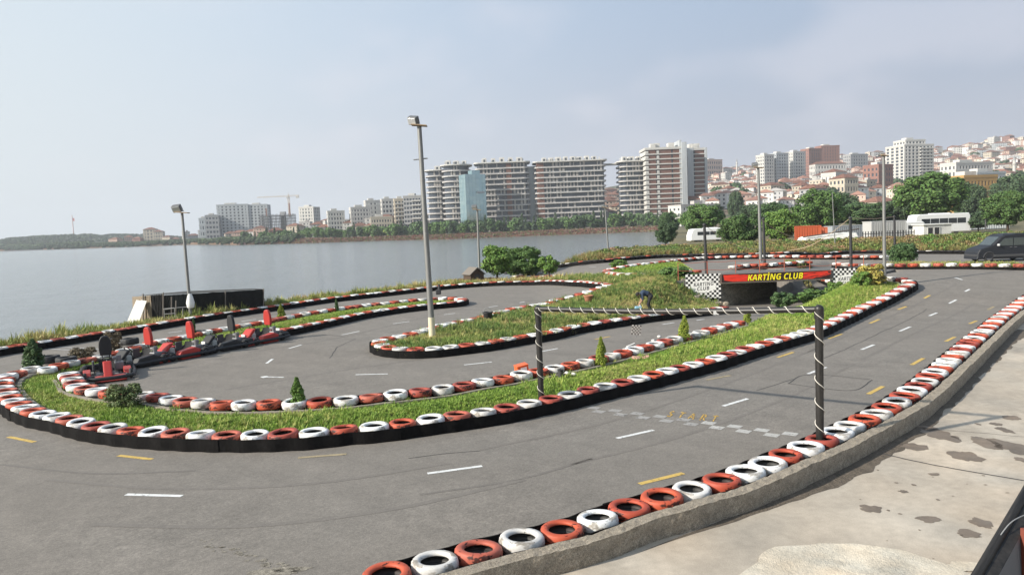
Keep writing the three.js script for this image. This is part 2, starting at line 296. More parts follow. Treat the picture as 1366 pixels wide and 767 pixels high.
// ---------------------------------------------------------------- water
{
  const tB = tex(512, (u, v, n) => { const s = 0.5 + 0.34 * n(14, 1) + 0.26 * n(37, 2) + 0.2 * n(90, 3); return [s, s, s]; }, false);
  const g = new THREE.PlaneGeometry(4200, 3200, 1, 1).rotateX(-Math.PI / 2); const uv = g.attributes.uv; for (let i = 0; i < 4; i++) uv.setXY(i, g.attributes.position.getX(i) / 9, -g.attributes.position.getZ(i) / 5);
  g.translate(-600, -1.5, -1150);
  struct('water', g, new THREE.MeshPhysicalMaterial({ color: rgb(0.19, 0.205, 0.205), roughness: 0.14, ior: 1.33, bumpMap: tB, bumpScale: 0.11 }));
}

// ---------------------------------------------------------------- asphalt of the kart track
const off2 = (line, s) => line.map((p, i) => { const a = line[Math.max(0, i - 1)], b = line[Math.min(line.length - 1, i + 1)]; const tx = b.x - a.x, tz = b.z - a.z, l = Math.hypot(tx, tz) || 1; return V3(p.x - tz / l * s, 0, p.z + tx / l * s); });
const P2 = (x, z) => V3(x, 0, z);
const L1 = smoothLine(B1), L2 = smoothLine(B2), L3 = smoothLine(B3), L4 = smoothLine(B4a), L5 = smoothLine(B5), L6 = smoothLine(B6), L7 = smoothLine(B7), L8 = smoothLine(B8), L8b = smoothLine(B8b), L9 = smoothLine(B9), L10 = smoothLine(B10);
const dec = (l, k = 4) => l.filter((_, i) => i % k === 0 || i === l.length - 1);
const L6x = off2(L6, -0.2); // seaward side
let track;
{
  const l7 = dec(L7, 5);
  const poly = [P2(-40, -24), ...dec(L6x, 5).slice(0, -6), P2(1.2, -55), P2(0.5, -60.5), ...off2(l7, -0.1).slice(2), P2(60, -58), P2(60, -30), ...dec(off2(L1, 0.1), 4).reverse(), P2(-1.2, -7.6), P2(-9, -3.2), P2(-40, -3)];
  const g = sheet(poly, (x, z) => H(x, z), (x, z) => (Math.hypot(x - 13.5, z + 38) < 14 ? 0.6 : Math.hypot(x, z) < 26 ? 0.55 : 0.95), 1, (x, z) => {
    const k = 1 + 0.12 * fbm(x / 6, z / 6, 2.2, 3) + 0.16 * fbm((x * 0.88 + z * 0.47) / 9, (z * 0.88 - x * 0.47) / 0.9, 7.7, 3) + 0.05 * fbm(x / 1.3, z / 1.3, 9.1, 3);
    const w = 0.025 * fbm(x / 6, z / 6, 5.5, 3); return [k + w, k, k - w * 0.9];
  });
  track = struct('track', g, M.asph);
}
// ---------------------------------------------------------------- concrete yard behind the wall
let yard;
const YL = 0.0;
{
  const w = dec(off2(L1, 0.48), 3);
  const poly = [...w, P2(60, -30), P2(60, 4), P2(-9, 4), P2(-9, -3.0), P2(-2.2, -7.0)];
  const g = sheet(poly, () => YL, 0.6, 1, (x, z) => { const k = 1 + 0.16 * fbm(x / 2.2, z / 2.2, 1.1, 4) + 0.12 * fbm(x / 0.7, z / 3.1, 3.3, 3); return [k, k * 0.995, k * 0.985]; });
  yard = struct('yard', g, M.conc);
  yard.name = 'yard_pavement';
}
// ---------------------------------------------------------------- planted islands and verges
const islands = {};
function island(key, name, poly, lift = 0.05, mound = 0.1, cell = 0.6) {
  const hf = (x, z) => { let q = 1e9; for (let i = 0; i < poly.length; i++) { const a = poly[i], b = poly[(i + 1) % poly.length], dx = b.x - a.x, dz = b.z - a.z, t = clamp(((x - a.x) * dx + (z - a.z) * dz) / (dx * dx + dz * dz || 1)); q = Math.min(q, Math.hypot(x - a.x - dx * t, z - a.z - dz * t)); } return H(x, z) + lift + mound * S(0, 1.2, q) + 0.05 * S(0, 0.6, q) * fbm(x / 0.8, z / 0.8); };
  const g = sheet(poly, hf, cell); islands[key] = { g, hf }; return struct(name, g, M.soil);
}
const i2 = off2(L2, -0.33), i3 = off2(L3, 0.30);
island('long', 'island_ground', [...dec(i2, 4).slice(2), P2(18.0, -38.8), P2(16.9, -38.8), P2(14.6, -36.6), P2(11.8, -33), ...dec(i3, 4).reverse(), P2(-15.2, -24.6)]);
const i4 = off2(L4, -0.28);
island('mid', 'island_ground', [...dec(i4, 4).slice(1), P2(7.0, -46.5), ...dec(L10, 4).slice(6), P2(9.1, -39.6), P2(10.8, -39)]);
island('slim', 'island_ground', dec(off2(L5, 0.25), 3));
{ const l = dec(L8, 3), a = l.filter(p => p.x < 13.2); island('tip', 'island_ground', off2(a, 0.2), 0.05, 0.06); }
island('strip', 'verge_ground', [P2(18, -43.4), ...dec(L9, 5).filter(p => p.x > 18 && p.x < 30).map(p => P2(p.x, p.z - 0.4)), ...dec(L9, 5).filter(p => p.x > 18 && p.x < 30).map(p => P2(p.x, p.z - 4)).reverse(), P2(18, -47)], 0.05, 0.1);
{ // verge between the upper road and the hairpin
  island('neck', 'verge_ground', [...dec(L6, 4).filter(p => p.x > -7 && p.x < 6.2).map(p => P2(p.x, p.z - 0.25)), ...dec(L10, 4).slice(0, 12).reverse(), P2(0.4, -55), P2(-1.6, -59.5), P2(-5, -59)], 0.05, 0.05);
}
{ // sloping bank down to the water
  const line = off2(L6, -0.28); const prof = [0, 0.6, 1.4, 2.3, 3.3, 4.6, 6.5], drop = [0.04, 0.07, 0.03, -0.16, -0.7, -1.5, -2.6];
  const pos = [], uv = [], idx = [], n = line.length;
  const o = prof.map(s => off2(line, -s));
  for (let i = 0; i < n; i++) for (let j = 0; j < prof.length; j++) { const p = o[j][i]; pos.push(p.x, H(line[i].x, line[i].z) + drop[j] + (j > 0 ? 0.16 * fbm(p.x / 1.1, p.z / 1.1) : 0), p.z); uv.push(p.x, -p.z); }
  const w = prof.length; for (let i = 0; i < n - 1; i++) for (let j = 0; j < w - 1; j++) { const a = i * w + j, b = a + 1, c = a + w, e = c + 1; idx.push(a, c, b, b, c, e); }
  const g = new THREE.BufferGeometry(); g.setAttribute('position', new THREE.Float32BufferAttribute(pos, 3)); g.setAttribute('uv', new THREE.Float32BufferAttribute(uv, 2)); g.setIndex(idx); g.computeVertexNormals();
  islands.bank = { g }; struct('shore_bank', g, M.soil);
}
// ---------------------------------------------------------------- painted markings and cracks, laid on their road
function ribbon(parent, name, pts, w, m, lift = 0.005, hf = H) { // pts: ground points along the middle
  const a = pts.map(p => V3(p.x, 0, p.z)), l = off2(a, -w / 2), r = off2(a, w / 2), pos = [], uv = [], idx = []; let s = 0;
  a.forEach((p, i) => { if (i) s += p.distanceTo(a[i - 1]); for (const [q, v] of [[l[i], 0], [r[i], w]]) { pos.push(q.x, hf(q.x, q.z) + lift, q.z); uv.push(q.x * 1.3, q.z * 1.3); } if (i) { const k = i * 2; idx.push(k - 2, k, k - 1, k - 1, k, k + 1); } });
  const g = new THREE.BufferGeometry(); g.setAttribute('position', new THREE.Float32BufferAttribute(pos, 3)); g.setAttribute('uv', new THREE.Float32BufferAttribute(uv, 2)); g.setIndex(idx); g.computeVertexNormals();
  if (g.attributes.normal.getY(0) < 0) { g.setIndex(idx.slice().reverse()); g.computeVertexNormals(); }
  return part(name, g, m, parent);
}
const seg = (a, b, n) => Array.from({ length: n + 1 }, (_, i) => a.clone().lerp(b, i / n));
const DASH = [
  ['w', 167, 660, 242, 662], ['w', 570, 632, 643, 622], ['w', 823, 585, 872, 574], ['w', 965, 542, 998, 532], ['w', 1078.5, 499, 1102.6, 490], ['w', 1150, 466.7, 1166.7, 460], ['w', 1201, 442, 1215.5, 436], ['w', 1240.7, 421.5, 1250.7, 417.4], ['w', 1267, 405, 1276.7, 400], ['w', 1288.5, 389, 1294.5, 386], ['w', 1275, 370.5, 1285, 373.5],
  ['y', 10, 583, 45, 590], ['y', 157, 608, 202, 613], ['v', 397, 611, 462, 606], ['y', 853, 646, 912, 631.5], ['v', 943, 507, 975, 501], ['y', 1038, 477, 1059, 470], ['y', 1106, 452, 1124, 445.6], ['y', 1161, 431.5, 1174, 426], ['y', 1199, 413, 1210, 409], ['y', 1234, 398, 1241.5, 394],
  ['y', 1159, 526, 1179, 515.5], ['y', 1217, 487, 1233, 478], ['y', 1262.6, 455.6, 1275, 449.6], ['y', 1294.5, 432, 1304, 428], ['v', 1319, 413.5, 1327, 409],
  ['w', 474, 500, 517, 499], ['w', 619, 487, 656, 483], ['w', 723, 469, 744, 465], ['y', 794, 453, 814, 449], ['w', 524, 432, 546, 429], ['w', 455, 447, 479, 442], ['w', 385, 465, 402, 460], ['w', 355, 485, 363, 479], ['w', 224, 444, 242, 442], ['w', 321, 429, 341, 426], ['w', 395, 417, 408, 415], ['w', 592, 420, 607, 418], ['w', 652, 410, 664, 408], ['w', 356, 503, 378, 503.5], ['w', 884, 433, 900, 430.5], ['w', 930, 427.5, 940, 426], ['o', 1222, 360, 1232, 361], ['o', 1290, 358, 1300, 357.6], ['w', 693, 404, 700, 402.5], ['w', 787, 356.5, 795, 356]];
for (const [k, x0, y0, x1, y1] of DASH) { const a = G(x0, y0), b = G(x1, y1); ribbon(track, 'lane_dash', seg(a, b, 3), k === 'y' || k === 'v' ? 0.105 : 0.095, { w: M.lineW, y: M.lineY, v: M.lineYOld, o: M.lineOld }[k]); }
{ const t = G(357, 502.5); ribbon(track, 'lane_dash', [t, t.clone().add(V3(-0.15, 0, 0.12))], 0.25, M.lineW, 0.009); }
{ // worn chequered start line: two staggered rows of painted squares
  const a = G(782, 545), b = G(1062, 582.5), n = 17, u = b.clone().sub(a).normalize(), v = V3(-u.z, 0, u.x);
  for (let i = 0; i < n; i++) for (let r = 0; r < 2; r++) {
    if ((i + r) % 2) continue; const L = a.distanceTo(b) / n, p = a.clone().addScaledVector(u, L * i).addScaledVector(v, (r - 0.5) * 0.24), q = p.clone().addScaledVector(u, L * 0.98);
    ribbon(track, 'start_square', [p, q], 0.22, i > 9 ? M.lineW2 ?? (M.lineW2 = new THREE.MeshStandardMaterial({ color: rgb(0.5, 0.485, 0.455), map: rep(tWear, 1.2), roughness: 0.85 })) : M.lineOld);
  }
  const c0 = G(58, 462), c1 = G(132, 466);
  for (const o of [0, 0.55]) ribbon(track, 'start_square', seg(c0.clone().add(V3(0.2 * o, 0, o)), c1.clone().add(V3(0.2 * o, 0, o)), 6), 0.2, M.lineOld);
}
{ // START in worn yellow paint
  const cv = document.createElement('canvas'); cv.width = 1024; cv.height = 192; const c = cv.getContext('2d'); c.clearRect(0, 0, 1024, 192); c.fillStyle = '#c9a24a'; c.font = 'bold 190px sans-serif'; c.textBaseline = 'middle'; c.textAlign = 'center';
  'START'.split('').forEach((ch, i) => c.fillText(ch, 102 + i * 205, 100));
  const id = c.getImageData(0, 0, 1024, 192); for (let i = 0; i < id.data.length; i += 4) { const x = (i / 4) % 1024, y = Math.floor(i / 4 / 1024); const w = fbm(x / 22, y / 22, 3, 4) + (rnd() - 0.5) * 0.5; if (w > 0.12) id.data[i + 3] = 0; }
  c.putImageData(id, 0, 0);
  const t = new THREE.CanvasTexture(cv); t.colorSpace = THREE.SRGBColorSpace;
  const bl = G(884, 557), br = G(958, 565), tl = G(893, 546.5);
  const tr = br.clone().add(tl).sub(bl), pos = [], g = new THREE.BufferGeometry(); for (const p of [bl, br, tl, tr]) pos.push(p.x, H(p.x, p.z) + 0.006, p.z);
  g.setAttribute('position', new THREE.Float32BufferAttribute(pos, 3)); g.setAttribute('uv', new THREE.Float32BufferAttribute([0, 0, 1, 0, 0, 1, 1, 1], 2)); g.setIndex([0, 1, 2, 2, 1, 3]); g.computeVertexNormals();
  part('start_lettering', g, new THREE.MeshStandardMaterial({ map: t, transparent: true, alphaTest: 0.5, roughness: 0.85, side: THREE.DoubleSide }), track);
}
function crackLine(parent, pts, w, hf = H, wander = 0.04) { const l = smoothLine(pts, 0.12); l.forEach((p, i) => { p.x += wander * fbm(i / 6, 1.5, pts[0].x); p.z += wander * fbm(i / 6, 8.5, pts[0].x); }); return ribbon(parent, 'crack', l, w, M.crack, 0.004, hf); }
crackLine(track, GP([[1052, 512], [1078, 500], [1162, 506]]), 0.028); crackLine(track, GP([[1052, 512], [1135, 521], [1165, 507]]), 0.028);
crackLine(track, GP([[1010, 521], [1060, 506]]), 0.02); crackLine(track, GP([[1085, 485], [1135, 463], [1190, 437], [1238, 412]]), 0.018, H, 0.08);
crackLine(track, GP([[545, 612], [590, 606], [640, 602]]), 0.02); crackLine(track, GP([[1195, 409], [1235, 407]]), 0.02); crackLine(track, GP([[380, 452], [420, 447], [460, 449]]), 0.03, H, 0.15); crackLine(track, GP([[440, 478], [452, 462], [475, 452]]), 0.025, H, 0.1);
const GY = (px, py) => { const v = ray(px, py); return v.multiplyScalar((YL - 4) / v.y).add(camera.position); };
const yf = () => YL;
crackLine(yard, [GY(1178, 606), GY(1240, 619), GY(1300, 630), GY(1400, 647)], 0.035, yf, 0.05);
crackLine(yard, [GY(1240, 573), GY(1320, 579), GY(1420, 588)], 0.012, yf, 0.05);
function blob(parent, name, cx, cy, rx, ry, m, hf, s, lift = 0.005, rough = 0.3) { // a patch with an uneven outline
  const c = GY(cx, cy), e = GY(cx + rx, cy), w = GY(cx, cy - ry), ax = e.x - c.x, az = Math.abs(w.z - c.z), n = 44, pos = [c.x, hf() + lift, c.z], idx = [], uv = [c.x, c.z];
  for (let i = 0; i < n; i++) { const a = i / n * 6.2832, k = 1 + rough * 1.6 * fbm(Math.cos(a) * 1.3 + s, Math.sin(a) * 1.3, s * 3.3, 4), x = c.x + Math.cos(a) * ax * k, z = c.z + Math.sin(a) * az * k; pos.push(x, hf() + lift, z); uv.push(x, z); idx.push(0, 1 + (i + 1) % n, 1 + i); }
  const g = new THREE.BufferGeometry(); g.setAttribute('position', new THREE.Float32BufferAttribute(pos, 3)); g.setAttribute('uv', new THREE.Float32BufferAttribute(uv, 2)); g.setIndex(idx); g.computeVertexNormals(); return part(name, g, m, parent);
}
M.damp = new THREE.MeshStandardMaterial({ color: rgb(0.25, 0.205, 0.165), map: rep(tConc, 0.5), roughness: 0.7 });
M.cement = new THREE.MeshStandardMaterial({ color: rgb(0.84, 0.77, 0.65), map: rep(tConc, 0.5), roughness: 0.95, bumpMap: rep(tRoughB, 1 / 0.6), bumpScale: 0.015 });
[[1290, 609, 19, 8], [1319, 592, 16, 9], [1351, 597, 20, 11], [1162, 679, 14, 5], [1240, 693, 17, 4.5], [1293, 712, 15, 6], [1309, 698, 13, 7], [1342, 574, 9, 4], [1352, 558, 12, 3], [1330, 566, 7, 2.5], [1247, 633, 8, 2], [1253, 580, 19, 9], [1222, 596, 16, 5], [1206, 656, 6, 2], [1220, 647, 3, 1.5], [1252, 667, 2.5, 1.2], [1306, 566, 3, 1.5], [1275, 583, 5, 2], [1365, 614, 8, 4], [1240, 572, 12, 4]].forEach(([x, y, a, b], i) => blob(yard, 'damp_stain', x, y, a, b, M.damp, yf, i * 2.7 + 1, 0.004, 0.55));
for (let i = 0; i < 26; i++) { const x = rr(1130, 1380), y = rr(560, 760); blob(yard, 'damp_stain', x, y, rr(0.8, 3), rr(0.4, 1.1), M.damp, yf, i * 3.1, 0.004, 0.8); }
blob(yard, 'cement_patch', 1150, 782, 165, 56, M.cement, yf, 5.2, 0.02, 0.18);
blob(yard, 'cement_patch', 1292, 757, 32, 6, M.cement, yf, 8.1, 0.012, 0.6);
{ // silt and damp at the wall foot, wall shadow painted into the same strip
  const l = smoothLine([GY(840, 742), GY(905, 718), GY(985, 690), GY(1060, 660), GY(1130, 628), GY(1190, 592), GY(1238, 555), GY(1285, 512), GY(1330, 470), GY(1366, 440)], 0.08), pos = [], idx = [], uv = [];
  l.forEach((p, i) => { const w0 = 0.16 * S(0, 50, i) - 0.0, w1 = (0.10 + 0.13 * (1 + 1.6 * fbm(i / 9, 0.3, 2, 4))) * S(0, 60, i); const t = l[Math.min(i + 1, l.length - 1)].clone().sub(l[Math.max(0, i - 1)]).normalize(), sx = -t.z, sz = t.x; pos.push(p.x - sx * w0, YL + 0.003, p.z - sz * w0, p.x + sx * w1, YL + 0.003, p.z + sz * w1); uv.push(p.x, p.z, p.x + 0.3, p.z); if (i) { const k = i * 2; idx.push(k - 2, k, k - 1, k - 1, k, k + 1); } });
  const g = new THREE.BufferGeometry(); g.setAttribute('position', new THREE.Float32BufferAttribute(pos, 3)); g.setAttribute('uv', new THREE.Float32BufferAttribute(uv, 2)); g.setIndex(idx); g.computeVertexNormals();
  part('silt_and_shade', g, new THREE.MeshStandardMaterial({ color: rgb(0.2, 0.17, 0.14), map: rep(tRough, 0.8), roughness: 0.9 }), yard);
}
// pale spilt cement on the road
{ const o = GY; const mm = new THREE.MeshStandardMaterial({ color: rgb(0.42, 0.40, 0.36), map: rep(tRough, 1), roughness: 0.9 }); for (let i = 0; i < 46; i++) { const t = rnd(); const x = mix(270, 395, t) + rr(-16, 16), y = mix(722, 764, t) + rr(-5, 5); const k = rr(1, 5) * (0.4 + t); const c = G(x, y); const b = blob(track, 'cement_spot', x, y, k * 1.3, k * 0.35, mm, () => 0, i * 1.9, 0.004, 0.9); } blob(track, 'cement_spot', 372, 761, 30, 5, mm, () => 0, 4.4, 0.004, 0.9); }

// faint rubber left by skidding tyres
{ const sk = new THREE.MeshStandardMaterial({ color: rgb(0.24, 0.219, 0.195), map: rep(tAsph, 0.6), roughness: 0.85 }), sk2 = new THREE.MeshStandardMaterial({ color: rgb(0.258, 0.235, 0.208), map: rep(tAsph, 0.6), roughness: 0.85 });
  for (const [l, m, w] of [[[[60, 640], [220, 652], [420, 645], [600, 618]], sk2, 0.1], [[[120, 700], [330, 702], [520, 680], [700, 640]], sk2, 0.12], [[[640, 600], [800, 566], [960, 515], [1090, 465]], sk2, 0.1], [[[760, 620], [900, 585], [1040, 535], [1140, 485]], sk2, 0.1], [[[1080, 470], [1170, 430], [1240, 398], [1275, 380]], sk2, 0.12], [[[1150, 480], [1230, 440], [1300, 405]], sk2, 0.1], [[[300, 520], [420, 500], [520, 485], [640, 470]], sk2, 0.12], [[[330, 470], [430, 455], [540, 430], [640, 405]], sk, 0.1], [[[0, 620], [130, 632], [260, 628]], sk, 0.08], [[[560, 660], [690, 640], [790, 612]], sk, 0.07]]) ribbon(track, 'skid_mark', smoothLine(GP(l), 0.4), w, m, 0.003); }
// ---------------------------------------------------------------- the rough concrete wall
{
  const line = smoothLine(off2(B1.map(p => p.clone()), 0.455), 0.07), prof = [];
  const w = 0.2, h = 0.275; // profile points around the wall
  for (let i = 0; i <= 6; i++) prof.push([-w / 2, YL - 0.05 + (h - YL + 0.05) * i / 6]); for (let i = 1; i <= 4; i++) prof.push([-w / 2 + w * i / 4, h]); for (let i = 1; i <= 6; i++) prof.push([w / 2 + 0.02 * i / 6, h - (h - YL + 0.05) * i / 6]);
  const g = sweep(line, prof, (x, z) => H(x, z) * 0.9, (s, u, l, j) => { const r = l < 2.15 ? 0.25 : 1; return [s + r * 0.022 * fbm(l / 0.12, j / 1.2, 3.1, 4) + r * 0.03 * fbm(l / 0.9, 2, 1), u + (u > 0.2 ? r * (0.03 * fbm(l / 0.12, j / 1.3, 6.2, 4) + 0.05 * fbm(l / 1.3, 5, 2)) : 0)]; }, 1);
  top('concrete_wall', g, M.wall, 'long low wall of rough crumbling concrete between yard and track', 'wall');
}
{ // narrow concrete kerbs behind the tyres of the long island
  const pr = [[-0.05, -0.02], [-0.05, 0.15], [0.05, 0.15], [0.05, -0.02]];
  const wob = (s, u, l, j) => [s + 0.012 * fbm(l / 0.3, j, 1), u + (u > 0 ? 0.03 * fbm(l / 0.4, j, 4) : 0)];
  for (const l of [dec(off2(L2, -0.4), 1), dec(off2(L3, 0.38), 1)]) struct('kerb', sweep(l, pr, H, wob), M.kerb);
}

// ---------------------------------------------------------------- tyre barriers
function tyreGeo(rad, grooved) {
  const pr = [[0.172, -0.07], [0.20, -0.082], [0.25, -0.082], [0.274, -0.06], [0.281, -0.02], [0.281, 0.02], [0.274, 0.06], [0.252, 0.08], [0.205, 0.084], [0.176, 0.07], [0.168, 0.045], [0.185, 0.03], [0.238, 0.0], [0.2, -0.05], [0.172, -0.07]];
  const g = new THREE.LatheGeometry(pr.map(p => new THREE.Vector2(...p)), rad), p = g.attributes.position, c = new Float32Array(p.count * 3), w = pr.length;
  for (let i = 0; i < p.count; i++) { const j = i % w, s = Math.floor(i / w); const black = j >= 11 || j === 0; c.fill(black ? 0.03 : 1, i * 3, i * 3 + 3); if (grooved && j >= 3 && j <= 6 && s % 2 && s < rad) { p.setX(i, p.getX(i) * 0.975); p.setZ(i, p.getZ(i) * 0.975); } }
  g.setAttribute('color', new THREE.BufferAttribute(c, 3)); g.computeVertexNormals(); return g;
}
const TYN = tyreGeo(44, true), TYM = tyreGeo(22), TYF = tyreGeo(14);
const LOWT = tyreGeo(24); M.rubV = new THREE.MeshStandardMaterial({ color: rgb(0.022, 0.022, 0.023), roughness: 0.7, vertexColors: true });
const HUB = new THREE.LatheGeometry([[0.0, 0.05], [0.05, 0.05], [0.06, 0.02], [0.13, 0.0], [0.165, 0.02], [0.168, 0.05]].map(p => new THREE.Vector2(...p)), 20);
M.hub = mat(0.10, 0.10, 0.105, 0.5, { metalness: 0.5 });
function barrier(label, line, { sides = [1], geo = TYM, pitch = 0.565, first = 'r', odd = 0.1, lower = 0, far = false, thin = false, worn = 0, low = false, pattern = '', H = HL } = {}) {
  const t = thing('tyre_barrier', label, 'tyre barrier', null, 0, undefined);
  const cv = new THREE.CatmullRomCurve3(line.map(p => V3(p.x, 0, p.z)), false, 'centripetal'); cv.arcLengthDivisions = line.length * 4;
  const n = Math.floor(cv.getLength() / pitch), pts = cv.getSpacedPoints(n); let white = first === 'w';
  for (let i = 0; i <= n; i++) {
    const p = pts[i], y = H(p.x, p.z); if (rnd() > odd) white = !white; if (pattern[i]) white = pattern[i] === 'w';
    const o = part('tyre', geo, white ? pick(M.white) : pick(M.red), t, [p.x + rr(-0.012, 0.012), y + TH - 0.085 + rr(-0.012, 0.008), p.z + rr(-0.012, 0.012)], [rr(-0.05, 0.05), rnd() * 6, rr(-0.05, 0.05)]);
    const sc = rr(0.95, 1.05); o.scale.set(sc, rr(0.92, 1.08), sc); if (worn && rnd() < worn) o.material = M.rubV;
    if (i < lower) { const q = part('lower_tyre', LOWT, M.rubV, t, [p.x, y + 0.085, p.z]); q.scale.set(0.97, 0.95, 0.97); if (i % 2 === 0 || i < 4) part('wheel_hub', HUB, M.hub, q, [0, -0.02, 0]); }
  }
  // rubber belting bolted on in lengths along the tyres
  const fine = cv.getSpacedPoints(Math.round(n * (far ? 2 : 7)));
  const per = far ? 12 : 7 * 6;
  for (const sd of sides) for (let k = 0; k < fine.length - 1; k += per) {
    const a = Math.max(0, k - (far ? 0 : 2)), l = fine.slice(a, Math.min(fine.length, k + per + 1)); if (l.length < 2) continue; const o = sd * (0.302 + ((k / per) % 2) * 0.012);
    const hh = (low ? 0.13 : 0.245) + 0.02 * fbm(k * 0.37, 2.2, sd);
    const pr = [[o - 0.008, -0.01], [o - 0.008, hh], [o + 0.008, hh], [o + 0.008, -0.01]];
    part('belt', sweep(l, pr, H, (s, u, ln, j) => [s + sd * (far ? 0 : 0.014 * Math.sin(ln / pitch * 6.283 + 1) + 0.012 * fbm(ln / 0.7, u, k)), u + (u > 0.1 ? 0.012 * fbm(ln / 0.4, 3, k) : 0)]), M.belt, t);
  }
  return t;
}
barrier('red and white tyre barrier running beside the rough concrete wall', smoothLine(B1.slice(1)), { pattern: 'rwrwrwrrwrwwrwrwwrwrwrw', sides: [-1, 1], geo: TYN, first: 'w', lower: 18, odd: 0.05 });
barrier('red and white tyre barrier on the start straight edge of the long grass island', L2, { sides: [1], geo: TYN, odd: 0.05 });
barrier('red and white tyre barrier between the long grass island and the parked karts', L3, { sides: [-1], geo: TYN, odd: 0.05 });
barrier('red and white tyre barrier looping round the island with the tall lamp post', L4, { sides: [-1], odd: 0.12 });
barrier('red and white tyre barrier round the slim grass island behind the parked karts', L5, { sides: [-1], odd: 0.1 });
barrier('red and white tyre barrier along the edge of the lake', L6, { sides: [1], odd: 0.12 });
barrier('dark faded tyre barrier at the foot of the weedy bank', L7, { sides: [1], geo: TYF, far: true, odd: 0.5, worn: 0.75 });
barrier('white and red tyre barrier folding round the narrow far island', L8, { sides: [1], geo: TYF, far: true, low: true, odd: 0.15 });
barrier('straight red and white tyre barrier on the lane behind the bridge', L8b, { sides: [-1], geo: TYF, far: true, low: true, odd: 0.1 });
barrier('red and white tyre barrier in front of the parked black van', L9, { sides: [1], geo: TYF, far: true, low: true, odd: 0.04, pitch: 0.6, H: HU });
{ // a half buried row: only the crowns show
  const t = thing('tyre_barrier', 'sunken row of faded tyres edging the upper road', 'tyre barrier');
  const cv = new THREE.CatmullRomCurve3(L10, false, 'centripetal'), n = Math.floor(cv.getLength() / 0.6); cv.getSpacedPoints(n).forEach((p, i) => { part('tyre', TYF, i % 3 === 0 ? M.white[1] : pick(M.red), t, [p.x, H(p.x, p.z) + 0.07, p.z], [rr(-0.1, 0.1), rnd() * 6, rr(-0.1, 0.1)]); });
}

// ---------------------------------------------------------------- bridge over the sunken lane
{
  const br = thing('track_bridge', 'small concrete track bridge with dark walls and painted fascia', 'bridge', V3(13.75, 0, -39));
  const X = x => x - 13.75, Z = z => z + 39;
  const slab = new THREE.Shape([[8.6, -39.02], [19.4, -39.02], [24.0, -44.6], [13.2, -44.6]].map(([x, z]) => new THREE.Vector2(X(x), -Z(z))));
  part('deck', new THREE.ExtrudeGeometry(slab, { depth: 0.22, bevelEnabled: false }).rotateX(-Math.PI / 2).translate(0, DK - 0.215, 0), new THREE.MeshStandardMaterial({ color: rgb(0.19, 0.187, 0.185), map: rep(tAsph, 1 / 5), roughness: 0.9 }), br);
  const blk = new THREE.MeshStandardMaterial({ color: rgb(0.42, 0.4, 0.37), map: rep(tRough, 0.6), roughness: 0.95 });
  for (const x of [10.9, 16.75]) { const l = Math.hypot(4.6, 4.8); const a = Math.atan2(4.8, 4.6); part('side_wall', G_(l, 1.6, 0.16, l / 2, 0, 0), blk, br, [X(x), -0.12, Z(-39.05)], [0, a, 0]); }
  part('fascia_beam', G_(5.9, 0.46, 0.2), mat(0.12, 0.11, 0.1, 0.8), br, [X(13.76), 0.93, Z(-38.92)]);
  part('fascia_beam', G_(5.9, 0.05, 0.24), M.kerb, br, [X(13.76), 0.685, Z(-38.9)]);
  part('coping', G_(9.6, 0.09, 0.22), M.kerb, br, [X(13.7), DK + 0.05, Z(-39.16)]);
}
function canvasMat(w, h, draw, o = {}) { const cv = document.createElement('canvas'); cv.width = w; cv.height = h; const c = cv.getContext('2d'); draw(c, w, h); const t = new THREE.CanvasTexture(cv); t.colorSpace = THREE.SRGBColorSpace; t.anisotropy = 8; return new THREE.MeshStandardMaterial({ map: t, roughness: 0.6, ...o }); }
function boxFront(w, h, d, mFront, mEdge, name, parent, pos, rot) { // a panel with print on its face
  const p = part(name, new THREE.BoxGeometry(w, h, d), mEdge, parent, pos, rot); const f = part('printed_face', new THREE.PlaneGeometry(w, h), mFront, p, [0, 0, d / 2 + 0.003]); return p;
}
{ // red banner on the bridge
  const m = canvasMat(2048, 168, (c, w, h) => {
    c.fillStyle = '#2a1512'; c.fillRect(0, 0, w, h); c.strokeStyle = '#8d857c'; c.lineWidth = 5; c.strokeRect(3, 3, w - 6, h - 6);
    c.fillStyle = '#d8321d'; c.beginPath(); c.moveTo(40, 20); c.lineTo(560, 30); c.lineTo(620, 150); c.lineTo(220, 150); c.lineTo(60, 120); c.closePath(); c.fill(); c.beginPath(); c.moveTo(1480, 30); c.lineTo(1980, 16); c.lineTo(1990, 60); c.lineTo(1700, 150); c.lineTo(1440, 150); c.closePath(); c.fill();
    c.fillStyle = '#c02a18'; for (let i = 0; i < 26; i++) { const x = 30 + i * 24, y = 20 + rnd() * 120; c.beginPath(); c.moveTo(x, y); c.lineTo(x + 180, y - 6); c.lineTo(x + 220, y + 8); c.closePath(); c.fill(); } for (let i = 0; i < 30; i++) { const x = 1380 + i * 18, y = 20 + rnd() * 120; c.fillStyle = i % 3 ? '#c73322' : '#3a1814'; c.beginPath(); c.moveTo(x, y); c.lineTo(x + 190, y - 10); c.lineTo(x + 150, y + 8); c.closePath(); c.fill(); }
    c.save(); c.transform(1, 0, -0.16, 1, 14, 0); c.font = 'bold 158px sans-serif'; c.textBaseline = 'middle'; c.textAlign = 'center'; c.lineWidth = 16; c.strokeStyle = '#1a0e0c'; c.strokeText('KARTİNG CLUB', 1010, 88, 1040); c.fillStyle = '#f2e21c'; c.fillText('KARTİNG CLUB', 1010, 88, 1040); c.restore();
  });
  const t = thing('banner', 'red banner with yellow lettering across the bridge', 'banner', V3(13.74, 0.93, -38.78));
  boxFront(5.72, 0.46, 0.03, m, mat(0.2, 0.05, 0.03, 0.7), 'panel', t);
}
